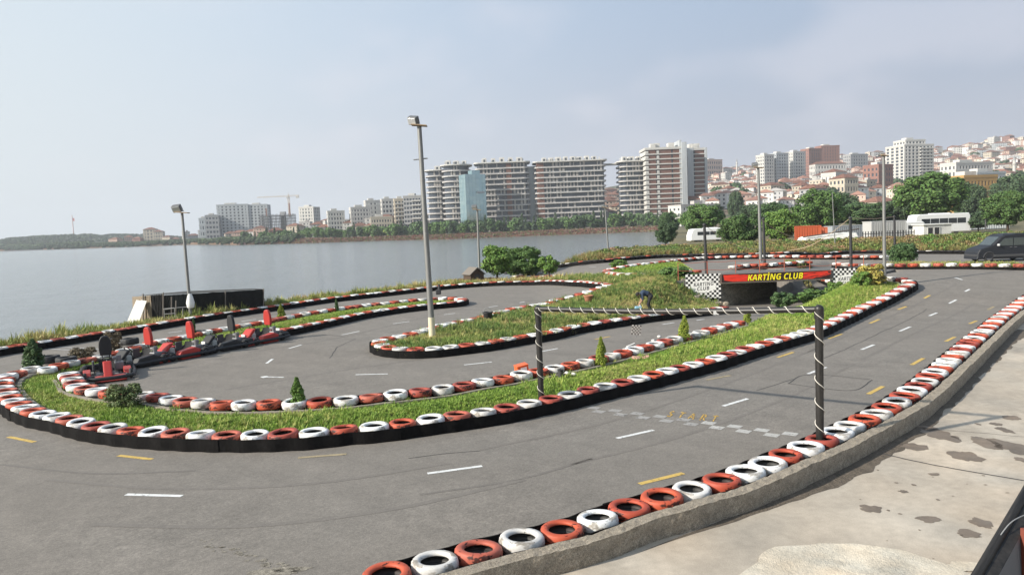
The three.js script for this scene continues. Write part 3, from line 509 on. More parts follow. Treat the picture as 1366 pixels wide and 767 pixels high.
function checkSign(label, x0, x1, y0, y1, z, txt, ragged) {
  const w = x1 - x0, h = y1 - y0;
  const m = canvasMat(1024, Math.round(1024 * h / w), (c, W, Hh) => {
    c.fillStyle = '#e9e7e2'; c.fillRect(0, 0, W, Hh); const n = 15, s = W / n; c.fillStyle = '#17171a';
    for (let j = 0; j * s < Hh; j++) for (let i = 0; i < n; i++) if ((i + j) % 2) c.fillRect(i * s, j * s, s, s);
    if (txt) { c.fillStyle = '#e9e7e2'; c.beginPath(); c.ellipse(W * 0.5, Hh * 0.5, W * 0.36, Hh * 0.25, 0, 0, 7); c.fill(); c.fillStyle = '#26252a'; c.save(); c.transform(1, -0.04, -0.1, 1, 40, 14); c.font = `bold ${Math.round(W * 0.145)}px sans-serif`; c.textAlign = 'center'; c.textBaseline = 'middle'; c.fillText('KARTING', W * 0.5, Hh * 0.42, W * 0.58); c.fillText('CLUB', W * 0.5, Hh * 0.60, W * 0.36); c.restore(); }
    for (let i = 0; i < 900; i++) { c.fillStyle = `rgba(120,105,85,${rnd() * 0.18})`; c.fillRect(rnd() * W, rnd() * Hh, rr(1, 16), rr(1, 9)); }
  });
  const t = thing('chequered_sign', label, 'sign', V3((x0 + x1) / 2, (y0 + y1) / 2, z));
  boxFront(w, h, 0.03, m, mat(0.4, 0.4, 0.4, 0.7), 'panel', t);
  for (const s of [-1, 1]) part('post', G_(0.06, h + 0.5, 0.05, 0, -0.2, -0.05), M.grey, t, [s * w * 0.42, 0, 0]);
}
checkSign('black and white chequered sign left of the red banner on the bridge', 9.05, 10.88, -0.08, 1.2, -38.86, true);
checkSign('black and white chequered sign half hidden by yellow weeds at the bridge end', 16.62, 18.35, -0.1, 1.2, -38.86, true);
{ // rubble under the sign
  for (let i = 0; i < 9; i++) { const g = new THREE.IcosahedronGeometry(rr(0.1, 0.2), 1), p = g.attributes.position; for (let k = 0; k < p.count; k++) { const q = 1 + 0.35 * NZ(p.getX(k) * 9 + i, p.getY(k) * 9, p.getZ(k) * 9); p.setXYZ(k, p.getX(k) * q, p.getY(k) * q * 0.8, p.getZ(k) * q); } g.computeVertexNormals();
    const x = 9.2 + i * 0.22, z = -38.5 + rr(-0.15, 0.25); const o = top('stone', g, pick([M.kerb, M.wall]), 'rough rubble stone lying under the chequered sign', 'stone', 'rubble stones under the chequered sign'); o.position.set(x, H(x, z) + 0.16, z); }
}
{ // thin red railing with wires along the bridge
  const t = thing('bridge_railing', 'thin rusty red railing with wires along the bridge deck', 'railing', V3(0, 0, 0));
  const rm = mat(0.36, 0.1, 0.06, 0.7); const xs = [[905, 367], [944, 361], [982, 357], [1014, 356], [1047, 356], [1081, 356], [1116, 356], [1153, 356]]; const tops = [];
  for (const [px] of xs.map(q => [q[0]])) { const b = A(px, 358, 39.2); b.y = DK + 0.02; tops.push(V3(b.x, DK + 0.95, b.z)); part('post', bar(b, tops[tops.length - 1], 0.02, 6), rm, t); }
  for (const h of [0, -0.42]) for (let i = 0; i < tops.length - 1; i++) { const a = tops[i].clone(), b = tops[i + 1].clone(); a.y += h; b.y += h; const m = a.clone().lerp(b, 0.5); m.y -= 0.05; part('wire', tube([a, m, b], 0.012, 6, 5), rm, t); }
}
// ---------------------------------------------------------------- start gate with a wrapped rope
{
  const t = thing('start_gate', 'dark pipe start gate wound with white rope over the road', 'gate', V3(0, 0, 0));
  const gl = A(722, 530, 16.3), gr = A(1094.5, 580, 12.42); const bl = V3(gl.x, 0, gl.z), tl = V3(gl.x, 2.21, gl.z), brr = V3(gr.x, 0, gr.z), tr = V3(gr.x, 2.44, gr.z);
  const pm = new THREE.MeshStandardMaterial({ color: rgb(0.055, 0.052, 0.05), map: rep(tRub, 1.5), roughness: 0.45 });
  part('post', bar(bl, tl, 0.066, 18), pm, t); part('post', bar(brr, tr, 0.066, 18), pm, t);
  const sag = a => { const p = tl.clone().lerp(tr, a); p.y -= 0.05 * Math.sin(a * Math.PI); return p; };
  part('crossbar', tube([0, 0.25, 0.5, 0.75, 1].map(sag), 0.052, 40, 16), pm, t);
  for (const p of [tl, tr]) { const g = merge([new THREE.SphereGeometry(0.078, 16, 12), new THREE.CylinderGeometry(0.078, 0.078, 0.14, 16).translate(0, -0.09, 0)]); part('elbow', g, pm, t, [p.x, p.y, p.z]); }
  const rope = mat(0.72, 0.68, 0.6, 0.8), helix = (fn, turns, r) => { const pts = []; const n = Math.round(turns * 14); for (let i = 0; i <= n; i++) pts.push(fn(i / n, i / 14 * 6.283, r)); return new THREE.TubeGeometry(new THREE.CatmullRomCurve3(pts), n * 2, 0.0065, 5); };
  part('rope', helix((a, w) => V3(bl.x + Math.cos(w) * 0.074, mix(0.3, 2.17, a), bl.z + Math.sin(w) * 0.074), 5.5), rope, t);
  part('rope', helix((a, w) => V3(brr.x + Math.cos(w) * 0.074, mix(0.3, 2.4, a), brr.z + Math.sin(w) * 0.074), 5.5), rope, t);
  const dir = tr.clone().sub(tl).normalize(), up = V3(0, 1, 0), sd = dir.clone().cross(up);
  part('rope', helix((a, w) => sag(a).addScaledVector(up, Math.cos(w) * 0.059).addScaledVector(sd, Math.sin(w) * 0.059), 21), rope, t);
  part('paper_tag', G_(0.1, 0.07, 0.01), M.white[0], t, sag(0.685).add(V3(0.03, -0.02, 0.085)).toArray());
}
// ---------------------------------------------------------------- lamp posts
function lampPost(label, base, h, r, { lean = [0, 0], heads = 1, arm = 0.25, stub = false, sleeve = false, dark = false, box = 0.36, yaw = 0 } = {}) {
  const t = thing('lamp_post', label, 'lamp post', base);
  const tp = V3(lean[0], h, lean[1]);
  const pm = dark ? mat(0.06, 0.06, 0.065, 0.6) : M.steel;
  part('pole', bar([0, -0.1, 0], tp, r, 14, r * 0.72), pm, t);
  part('top_bracket', RB(arm * 2.2, 0.045, 0.34, 0.015).rotateZ(-0.1), mat(0.3, 0.22, 0.14, 0.8), t, [tp.x, tp.y + 0.02, tp.z]);
  for (let i = 0; i < heads; i++) {
    const q = part('floodlight', RB(box * 1.05, box * 0.82, box * 0.6, 0.04), mat(0.12, 0.12, 0.12, 0.5), t, [tp.x - arm * 0.75 + i * 0.3, tp.y + box * 0.55, tp.z + 0.02], [0.55, yaw, 0.12]);
    part('lens', RB(box * 0.9, box * 0.66, 0.03, 0.01), new THREE.MeshStandardMaterial({ color: rgb(0.55, 0.56, 0.56), roughness: 0.15, metalness: 0.3 }), q, [0, 0, box * 0.305]);
    part('yoke', G_(box * 1.18, 0.03, 0.06), M.steel, q, [0, -box * 0.46, -0.04]);
  }
  if (stub) part('cross_arm', bar([tp.x * 0.8 - 0.28, h * 0.845, 0], [tp.x * 0.8 + 0.22, h * 0.85, 0], 0.022, 8), M.grey, t);
  if (sleeve) part('painted_sleeve', new THREE.CylinderGeometry(r * 1.06, r * 1.12, 0.75, 14), mat(0.62, 0.56, 0.4, 0.8), t, [lean[0] * 0.05, 0.4, 0]);
  for (let i = 1; i < 4; i++) part('joint_ring', new THREE.CylinderGeometry(r * (1.02 - 0.06 * i), r * (1.04 - 0.06 * i), 0.05, 14), M.steel, t, [lean[0] * i / 4, h * i / 4, lean[1] * i / 4]);
  return t;
}
{
  const q = G(577, 457); q.y = islands.mid.hf(q.x, q.z); const tp = A(559, 168, -q.z); lampPost('tall steel lamp post with one floodlight on the grassy tyre island', q, tp.y - q.y, 0.11, { lean: [tp.x - q.x, 0], stub: true, sleeve: true, yaw: -0.5, box: 0.36 });
  const q2 = A(253, 410, 37.2); q2.y = -0.1; const t2 = A(242, 284, 37.2); const l2 = lampPost('leaning lamp post with dark floodlight rising from the black shack', q2, t2.y - q2.y, 0.085, { lean: [t2.x - q2.x, 0], arm: 0.3, box: 0.42 });
  const w = A(253, 401, 37.2); part('white_wrap', new THREE.LatheGeometry([[0.08, 0.35], [0.13, 0.2], [0.2, -0.1], [0.17, -0.34], [0.1, -0.38]].map(p => new THREE.Vector2(...p)), 12), mat(0.7, 0.7, 0.68, 0.9), l2, [w.x - q2.x, w.y - q2.y, 0]);
  const f = (label, px, yb, pxt, yt, D, o = {}) => { const b = A(px, yb, D), t = A(pxt, yt, D); lampPost(label, b, t.y - b.y, o.r ?? 0.09, { lean: [t.x - b.x, 0], arm: 0.28, box: 0.4, ...o }); };
  f('lamp post standing by the small dog house on the shore', 640, 373, 636.5, 280, 58, { r: 0.1 });
  f('thin lamp post in the pale reeds of the lake bank', 812, 338, 807.5, 277, 72, { r: 0.085, box: 0.3 });
  f('lamp post behind the bridge beside a black rope post', 1015.5, 347, 1012, 224, 46, { r: 0.105, dark: false, box: 0.34 });
  f('slim lamp post at the tip of the long island by the hairpin', 1181, 376, 1179.5, 208, 34.5, { r: 0.085, box: 0.2, arm: 0.14 });
  f('dark street lamp among the trees right of the white coach', 1316, 306, 1316, 272, 108, { r: 0.09, dark: true, box: 0.5 });
}
{ // plain thin mast in the yard
  const b = A(1115, 330, 74), t = A(1111, 257, 74); const m = top('thin_mast', bar(b, t, 0.06, 8, 0.04), M.steel, 'plain thin grey mast without a lamp behind the weeds', 'mast');
}
// black posts that carry drooping ropes
{
  const spec = [[943, 358, 940, 300, 40.5, 'black post left of the bridge banner carrying a drooping rope'], [1021, 352, 1019, 292, 47, 'black post tucked behind the bridge lamp post'], [1136.5, 357, 1135, 291, 42, 'black post above the right end of the bridge banner'], [1195, 346, 1194, 289, 52, 'black post standing in the shrub behind the tyre barrier']];
  const tops = [];
  for (const [px, yb, pxt, yt, D, label] of spec) { const b = A(px, yb, D), tp = A(pxt, yt, D); const t = thing('rope_post', label, 'post', b); part('shaft', bar([0, -0.5, 0], [tp.x - b.x, tp.y - b.y, 0], 0.085, 10, 0.075), M.dark, t); part('cap', new THREE.SphereGeometry(0.1, 10, 8), M.dark, t, [tp.x - b.x, tp.y - b.y, 0]); tops.push(tp); }
  const rm = mat(0.55, 0.42, 0.3, 0.9);
  const rope = (label, l) => top('rope', tube(l, 0.013, 24, 5), rm, label, 'rope');
  rope('pale rope drooping left of the bridge lamp post', [tops[0], A(965, 318, 42), A(990, 330, 44), A(1013, 333, 46)]);
  rope('pale rope drooping from the bridge lamp post towards the white tarpaulin', [A(1013, 291, 46), A(1035, 306, 48), A(1060, 317, 50), A(1085, 322, 52), A(1110, 318, 55)]);
  rope('pale rope rising from the road to the black post above the banner', [A(1035, 337, 47), A(1075, 330, 46), A(1105, 314, 44), tops[2]]);
  rope('thin rope strung between the two rear black posts', [tops[2], A(1165, 292, 47), tops[3]]);
}
// ---------------------------------------------------------------- steel trough edge near the camera
{
  const a = V3(4.05, 0, -4.9), b = V3(2.72, 0, -3.75); // surveyed on the yard side
  const p0 = A(1372, 652, 5.2), p1 = A(1300, 775, 4.4);
  const t = thing('steel_parapet', 'dark weathered steel parapet at the corner of the concrete yard', 'parapet', V3(0, 0, 0));
  const d = p1.clone().sub(p0), e0 = p0.clone().addScaledVector(d, -1.2), e1 = p1.clone().addScaledVector(d, 1.0);
  const rust = new THREE.MeshStandardMaterial({ color: rgb(0.075, 0.068, 0.062), map: rep(tRub, 2), roughness: 0.55, metalness: 0.3 });
  part('top_rail', bar(e0, e1, 0.03, 12), rust, t);
  const sd = V3(0.35, -0.12, 0.12);
  const quad = (l, m, n) => { const g = new THREE.BufferGeometry(), s = []; const [A0, B0, C0, D0] = l; const th = V3(0, -0.012, 0); const pts = [A0, B0, C0, D0, ...l.map(p => p.clone().add(th))]; for (const q of [[0, 1, 2, 3], [7, 6, 5, 4], [0, 4, 5, 1], [1, 5, 6, 2], [2, 6, 7, 3], [3, 7, 4, 0]]) for (const k of [q[0], q[1], q[2], q[0], q[2], q[3]]) s.push(...pts[k].toArray()); g.setAttribute('position', new THREE.Float32BufferAttribute(s, 3)); g.setAttribute('uv', new THREE.Float32BufferAttribute(s.filter((_, i) => i % 3 !== 1), 2)); g.computeVertexNormals(); return part(n, g, m, t); };
  const o1 = V3(0.10, -0.02, 0.03), o2 = V3(0.13, -0.75, 0.05), o3 = V3(1.2, -0.8, 0.3);
  quad([e0, e1, e1.clone().add(o1), e0.clone().add(o1)], rust, 'ledge');
  quad([e0.clone().add(o1), e1.clone().add(o1), e1.clone().add(o2), e0.clone().add(o2)], mat(0.13, 0.135, 0.145, 0.5, { metalness: 0.2 }), 'sheet_panel');
  quad([e0.clone().add(o2), e1.clone().add(o2), e1.clone().add(o3), e0.clone().add(o3)], mat(0.1, 0.1, 0.105, 0.6), 'trough_floor');
  part('skirt', bar(e0.clone().add(V3(-0.02, -0.06, 0)), e1.clone().add(V3(-0.02, -0.06, 0)), 0.035, 8), mat(0.3, 0.29, 0.27, 0.8), t);
  const q = A(1366, 706, 4.75), pst = part('rusty_post', G_(0.045, 1.2, 0.045), mat(0.2, 0.05, 0.03, 0.85), t, [q.x + 0.02, q.y - 0.6, q.z]);
  part('cable', tube([A(1330, 722, 4.7), A(1350, 697, 4.8), A(1375, 684, 4.9)], 0.004, 16, 5), mat(0.25, 0.25, 0.25, 0.7), t);
}
// ---------------------------------------------------------------- shack by the water
{
  const o = A(275, 425, 39.5); const t = thing('lakeside_shack', 'long low shack of black netting and grey boards at the waterside', 'shack', V3(0, 0, 0));
  const P = (px, py, D) => A(px, py, D);
  const net = new THREE.MeshStandardMaterial({ color: rgb(0.02, 0.021, 0.022), map: rep(tRub, 1), roughness: 0.95 }), gnet = new THREE.MeshStandardMaterial({ color: rgb(0.09, 0.095, 0.09), map: rep(tRub, 1.5), roughness: 0.95 }), wood = new THREE.MeshStandardMaterial({ color: rgb(0.42, 0.36, 0.29), map: rep(tRough, 1), roughness: 0.9 });
  const pane = (x0, yt0, yb0, D0, x1, yt1, yb1, D1, m, n) => { // upright panel with thickness and wrinkles
    const a = P(x0, yt0, D0), b = P(x1, yt1, D1), c = P(x1, yb1, D1), d = P(x0, yb0, D0); d.x = a.x; d.z = a.z; c.x = b.x; c.z = b.z; const nx = 24, ny = 8, pos = [], uv = [], idx = [];
    const nrm = V3(-(b.z - a.z), 0, b.x - a.x).normalize();
    for (let j = 0; j <= ny; j++) for (let i = 0; i <= nx; i++) { const u = i / nx, v = j / ny, p = a.clone().lerp(b, u).lerp(d.clone().lerp(c, u), v).addScaledVector(nrm, 0.07 * fbm(u * 14, v * 4, x0)); if (j === 0) p.y += 0.05 * fbm(u * 12, 3, x0); pos.push(p.x, p.y, p.z); uv.push(u * 4, v); if (i && j) { const k = j * (nx + 1) + i; idx.push(k - nx - 2, k - 1, k - nx - 1, k - nx - 1, k - 1, k); } }
    const g = new THREE.BufferGeometry(); g.setAttribute('position', new THREE.Float32BufferAttribute(pos, 3)); g.setAttribute('uv', new THREE.Float32BufferAttribute(uv, 2)); g.setIndex(idx); g.computeVertexNormals(); m.side = THREE.DoubleSide; return part(n, g, m, t);
  };
  pane(254, 392, 432, 38.2, 351, 386, 420, 40.5, net, 'black_netting');
  pane(351, 386, 420, 40.5, 340, 385, 415, 43.5, net, 'black_netting');
  pane(200, 394, 436, 37.2, 217, 393, 436, 37.2, net, 'doorway_curtain');
  pane(217, 394, 434, 37.4, 254, 392, 430, 38.2, gnet, 'grey_netting');
  pane(175, 396, 436, 38.8, 190, 395, 436, 37.4, wood, 'plywood_wall');
  pane(190, 395, 437, 37.4, 200, 394, 437, 37.2, wood, 'plywood_wall');
  { // netting roof
    const c = [P(175, 395, 38.8), P(198, 394, 37.2), P(254, 392, 38.2), P(351, 386, 40.5), P(340, 385, 43.5), P(250, 388.5, 42)]; const nx = 6, pos = [], idx = [0, 1, 5, 1, 2, 5, 2, 3, 5, 3, 4, 5]; for (const p of c) pos.push(p.x, p.y + 0.01, p.z); const g = new THREE.BufferGeometry(); g.setAttribute('position', new THREE.Float32BufferAttribute(pos, 3)); g.setAttribute('uv', new THREE.Float32BufferAttribute([0, 0, 1, 0, 2, 0, 3, 0, 3, 1, 1, 1], 2)); g.setIndex(idx); g.computeVertexNormals(); part('netting_roof', g, new THREE.MeshStandardMaterial({ color: rgb(0.1, 0.1, 0.095), map: rep(tRub, 2), roughness: 0.95, side: THREE.DoubleSide }), t);
  }
  for (const [px, yt, yb, D] of [[190, 392, 438, 37.3], [217, 390, 436, 37.1], [234, 401, 434, 37.2], [228, 396, 434, 37.3], [351, 385, 420, 40.45], [300, 388, 426, 39.2]]) part('pole', bar(P(px, yb, D), P(px, yt, D), 0.03, 6), mat(0.16, 0.14, 0.12, 0.9), t);
  part('rail', bar(P(217, 412, 37.0), P(254, 409, 37.2), 0.02, 6), M.grey, t);
  const pl = thing('leaning_boards', 'two white boards leaning on the end of the black shack', 'boards', V3(0, 0, 0));
  const wm = mat(0.78, 0.76, 0.7, 0.8);
  for (const [x0, x1] of [[170, 185], [178, 191]]) { const b = P(x0, 436, 36.6), u = P(x1, 401, 37.2), m = b.clone().lerp(u, 0.5), l = b.distanceTo(u), q = part('board', G_(0.3, l, 0.03), wm, pl, m.toArray()); q.quaternion.setFromUnitVectors(V3(0, 1, 0), u.clone().sub(b).normalize()); }
  const ch = thing('metal_frame', 'bare grey metal frame standing before the grey netting of the shack', 'frame', V3(0, 0, 0));
  for (const [x0, y0, x1, y1] of [[218, 412, 219, 424], [232, 411, 233, 424], [218, 413, 232, 411], [219, 419, 233, 418], [222, 424, 236, 423], [243, 411, 243, 423]]) part('tube', bar(P(x0, y0, 36.7), P(x1, y1, 36.7), 0.022, 6), M.steel, ch);
}
// ---------------------------------------------------------------- small objects
{ // dog house
  const b = A(632, 376, 57); const t = thing('dog_house', 'small wooden dog house with pitched roof on the shore', 'dog house', V3(b.x, 0.08, b.z), 0.5);
  const wm = new THREE.MeshStandardMaterial({ color: rgb(0.13, 0.09, 0.065), map: rep(tRough, 1), roughness: 0.9 });
  const s = new THREE.Shape([[-0.55, 0], [0.55, 0], [0.55, 0.5], [0, 0.95], [-0.55, 0.5]].map(p => new THREE.Vector2(...p)));
  part('walls', new THREE.ExtrudeGeometry(s, { depth: 1.3, bevelEnabled: false }).translate(0, 0, -0.65), wm, t);
  for (const k of [-1, 1]) part('roof_panel', G_(0.85, 0.05, 1.5), mat(0.16, 0.14, 0.12, 0.9), t, [k * 0.33, 0.76, 0], [0, 0, -k * 0.69]);
  part('doorway', G_(0.4, 0.5, 0.04), M.dark, t, [0, 0.27, 0.64]);
}
{ // orange bucket
  const q = G(697, 506); q.y = islands.long.hf(q.x, q.z); const t = thing('crate', 'orange plastic crate with white label lying in the grass by the gate', 'crate', V3(q.x, q.y, q.z), 0.35);
  const om = mat(0.72, 0.12, 0.03, 0.45); const w = 0.3, d = 0.24, h = 0.26;
  part('bottom', RB(w, 0.02, d, 0.008, 0, 0.02, 0), om, t);
  for (const s of [-1, 1]) { part('side', RB(w, h, 0.018, 0.006, 0, h / 2, 0), om, t, [0, 0.01, s * d / 2]); part('side', RB(0.018, h, d, 0.006, 0, h / 2, 0), om, t, [s * w / 2, 0.01, 0]); }
  part('lid', RB(w + 0.03, 0.03, d + 0.03, 0.01), om, t, [0, h + 0.02, 0], [0.05, 0, 0.05]); part('label', G_(0.17, 0.14, 0.004), mat(0.8, 0.78, 0.74, 0.7), t, [0.02, 0.16, d / 2 + 0.012]); t.rotation.z = 0.1;
}
{ // chequered flag plate on a stick
  const q = G(848, 457); q.y = islands.long.hf(q.x, q.z); const t = thing('flag_board', 'small chequered flag board on a thin stick in the grass', 'flag board', V3(q.x, q.y, q.z));
  const tp = A(852, 434, -q.z); part('stick', bar([0, 0, 0], [tp.x - q.x, tp.y - q.y, 0], 0.011, 6), M.steel, t);
  const m = canvasMat(128, 128, c => { c.fillStyle = '#ddd6cc'; c.fillRect(0, 0, 128, 128); c.fillStyle = '#33221f'; for (let i = 0; i < 6; i++) for (let j = 0; j < 6; j++) if ((i + j) % 2) c.fillRect(i * 21.4, j * 21.4, 21.4, 21.4); }, { side: THREE.DoubleSide });
  const c = A(849, 440, -q.z); part('plate', G_(0.33, 0.32, 0.012), m, t, [c.x - q.x, c.y - q.y, 0.02], [0, 0.2, -0.15]);
}
{ // black stump, pots, bin, littering in the islands
  const at = (px, py, k) => { const q = G(px, py); q.y = islands[k].hf(q.x, q.z); return q; };
  let q = at(748.5, 512, 'long'); let t = thing('pipe_stump', 'short black pipe stump in the grass beside the gate post', 'pipe', q); part('pipe', new THREE.CylinderGeometry(0.07, 0.07, 0.3, 14, 1, true).translate(0, 0.14, 0), mat(0.04, 0.04, 0.04, 0.6, { side: THREE.DoubleSide }), t); part('collar', new THREE.TorusGeometry(0.072, 0.014, 6, 16).rotateX(Math.PI / 2), M.dark, t, [0, 0.28, 0]);
  q = at(651, 432, 'mid'); t = thing('litter_bin', 'black litter bin standing in the weeds of the lamp post island', 'bin', q); part('tub', new THREE.LatheGeometry([[0.0, 0], [0.15, 0], [0.2, 0.34], [0.22, 0.34], [0.22, 0.38], [0.19, 0.38], [0.14, 0.03]].map(p => new THREE.Vector2(...p)), 16), M.dark, t); part('handle', new THREE.TorusGeometry(0.16, 0.014, 6, 14, Math.PI), M.grey, t, [0, 0.38, 0]);
  q = at(785.5, 409, 'mid'); t = thing('clay_pot', 'small clay pot on the bank of the lamp post island', 'pot', q); part('pot', new THREE.LatheGeometry([[0, 0], [0.14, 0], [0.2, 0.32], [0.23, 0.32], [0.23, 0.38], [0.18, 0.38], [0.12, 0.05]].map(p => new THREE.Vector2(...p)), 14), mat(0.36, 0.16, 0.09, 0.9), t); part('rim', new THREE.TorusGeometry(0.215, 0.025, 6, 16).rotateX(Math.PI / 2), mat(0.36, 0.16, 0.09, 0.9), t, [0, 0.37, 0]);
  q = at(585, 397, 'slim'); t = thing('pump', 'small dark water pump at the tip of the slim island', 'pump', q); part('body', RB(0.3, 0.3, 0.3, 0.05, 0, 0.18, 0), M.dark, t); part('neck', new THREE.CylinderGeometry(0.06, 0.09, 0.35, 10), M.dark, t, [0.05, 0.48, 0]);
  q = at(852, 421, 'mid'); t = thing('water_can', 'pale blue plastic canister at the feet of the stooping person', 'canister', q); part('body', RB(0.3, 0.26, 0.18, 0.04, 0, 0.14, 0), mat(0.22, 0.4, 0.52, 0.5), t); part('spout', new THREE.CylinderGeometry(0.03, 0.03, 0.08, 8), M.white[0], t, [0.08, 0.3, 0]);
  // a broken pale branch and stones
  const bits = [[826, 478, 0.5, 'pale broken plastic strip lying in the grass of the long island'], [842, 470, 0.35, 'pale broken plastic strip lying in the grass of the long island']];
  for (const [px, py, l, lab] of bits) { const w = at(px, py, 'long'); const o = top('plastic_strip', RB(l, 0.04, 0.05, 0.015), mat(0.7, 0.68, 0.64, 0.7), lab, 'plastic strip', 'pale strips in the long island'); o.position.copy(w).add(V3(0, 0.1, 0)); o.rotation.set(0.1, 0.6, 0.15); }
  for (const [px, py] of [[872, 463], [880, 458], [868, 468], [886, 462], [862, 471], [760, 497], [766, 507], [757, 505]]) { const w = at(px, py, 'long'); const g = new THREE.IcosahedronGeometry(rr(0.06, 0.11), 1), p = g.attributes.position; for (let k = 0; k < p.count; k++) p.setY(k, p.getY(k) * (0.6 + 0.5 * NZ(p.getX(k) * 9, p.getZ(k) * 9, px))); const o = top('pale_stone', g, M.white[1].clone(), 'pale stone lying in the grass of the long island', 'stone', 'pale stones in the long island'); o.material.vertexColors = false; o.position.copy(w).add(V3(0, 0.08, 0)); }
  q = at(857, 484, 'long'); const rg = []; for (let i = 0; i < 10; i++) rg.push(RB(rr(0.06, 0.16), 0.05, rr(0.06, 0.14), 0.01).rotateY(rnd() * 3).translate(rr(-0.25, 0.25), 0.08, rr(-0.2, 0.2))); top('rubble_heap', merge(rg).translate(q.x, q.y, q.z), mat(0.5, 0.28, 0.22, 0.9), 'little heap of pinkish rubble in the long grass island', 'rubble');
  // loose black tyres by the karts
  const loose = [[88, 489, 'black tyre lying flat behind the leading kart'], [66, 487, 'black tyre lying beside the dark conifer at the island end'], [173, 462, 'black tyre lying in the grass behind the second red headrest'], [264, 451.5, 'black tyre half hidden in grass behind the middle kart']];
  for (const [px, py, lab] of loose) { const w = G(px, py); const o = top('loose_tyre', TYM, M.rubV, lab, 'tyre'); o.position.set(w.x, H(w.x, w.z) + 0.2, w.z); o.scale.set(1.15, 1.5, 1.15); }
}

// ---------------------------------------------------------------- vegetation
const leafM = (r, g, b, o = {}) => new THREE.MeshPhysicalMaterial({ color: rgb(r, g, b), roughness: 0.75, side: THREE.DoubleSide, vertexColors: true, transmission: 0.18, thickness: 0, ...o });
M.leafA = leafM(0.088, 0.17, 0.032); M.leafB = leafM(0.125, 0.225, 0.034); M.leafC = leafM(0.062, 0.125, 0.034); M.leafD = leafM(0.056, 0.102, 0.04); M.leafY = leafM(0.24, 0.3, 0.032); M.leafG = leafM(0.075, 0.145, 0.03);
M.bark = new THREE.MeshStandardMaterial({ color: rgb(0.12, 0.09, 0.065), map: rep(tRough, 2), roughness: 0.95 });
// a crown of many small leaf faces spread over clumps
function crown({ n, R, clumps, leaf, cs = 0.42, squash = 1, hang = 0.2, cone = 0, long = 1.7 }) {
  const pos = new Float32Array(n * 12), col = new Float32Array(n * 12), nor = new Float32Array(n * 12), idx = []; const C = [];
  for (let i = 0; i < clumps; i++) {
    let x, y, z; if (cone) { y = Math.pow(rnd(), 0.9) * 2 - 1; const q0 = (y + 1) / 2, w = cone === 2 ? (1 - Math.pow(q0, 1.7)) * 0.92 * Math.min(1, q0 * 4 + 0.45) + 0.06 : (1 - q0) * 0.9 + 0.06, a = rnd() * 6.283, q = Math.sqrt(rnd()) * w; x = Math.cos(a) * q; z = Math.sin(a) * q; }
    else { do { x = rr(-1, 1); y = rr(-0.9, 1); z = rr(-1, 1); } while (x * x + y * y + z * z > 1 || x * x + y * y + z * z < 0.12); }
    const k = (cone ? 0.3 * (1.15 - (y + 1) / 2) + 0.07 : 1) * cs * rr(0.65, 1.25); C.push([x * (1 - k * 0.6) * R[0], y * (1 - k * 0.5) * R[1], z * (1 - k * 0.6) * R[2], k]);
  }
  const a = V3(), b = V3(), nn = V3();
  for (let i = 0; i < n; i++) {
    const c = C[i % clumps]; nn.set(rr(-1, 1), rr(-0.75, 1), rr(-1, 1)).normalize(); const q = Math.pow(rnd(), 0.35);
    const p = V3(c[0] + nn.x * q * c[3] * R[0], c[1] + nn.y * q * c[3] * R[1] * squash, c[2] + nn.z * q * c[3] * R[2]);
    nn.addScaledVector(V3(rr(-1, 1), rr(-0.4, 1), rr(-1, 1)), 0.8).normalize(); a.set(rr(-1, 1), rr(-1, 1) - hang, rr(-1, 1)).cross(nn).normalize(); b.copy(nn).cross(a);
    const s = leaf * rr(0.6, 1.3); a.multiplyScalar(s * long * 0.5); b.multiplyScalar(s * 0.5);
    const o = i * 12; const bend = nn.clone().multiplyScalar(s * 0.18);
    pos.set([p.x - a.x, p.y - a.y, p.z - a.z, p.x + b.x + bend.x, p.y + b.y + bend.y, p.z + b.z + bend.z, p.x + a.x, p.y + a.y, p.z + a.z, p.x - b.x + bend.x, p.y - b.y + bend.y, p.z - b.z + bend.z], o);
    const v = rr(0.7, 1.25), w = rr(0.85, 1.15); for (let k = 0; k < 4; k++) { col.set([v * w, v, v * rr(0.8, 1.1)], o + k * 3); nor.set([nn.x, nn.y, nn.z], o + k * 3); }
    const f = i * 4; idx.push(f, f + 1, f + 2, f, f + 2, f + 3);
  }
  const g = new THREE.BufferGeometry(); g.setAttribute('position', new THREE.BufferAttribute(pos, 3)); g.setAttribute('color', new THREE.BufferAttribute(col, 3)); g.setIndex(idx); g.computeVertexNormals(); return g;
}
function trunkGeo(h, r, spread, limbs = 5) {
  const l = [tube([[0, -0.3, 0], [r * 0.4, h * 0.35, 0.1 * r], [-r * 0.3, h * 0.7, 0], [0.1, h * 1.15, 0]], r, 10, 8)];
  for (let i = 0; i < limbs; i++) { const a = i * 2.4, y = h * rr(0.45, 0.8); l.push(bar([0, y, 0], [Math.cos(a) * spread, y + spread * rr(0.5, 1), Math.sin(a) * spread], r * 0.45, 6, r * 0.15)); }
  return merge(l);
}
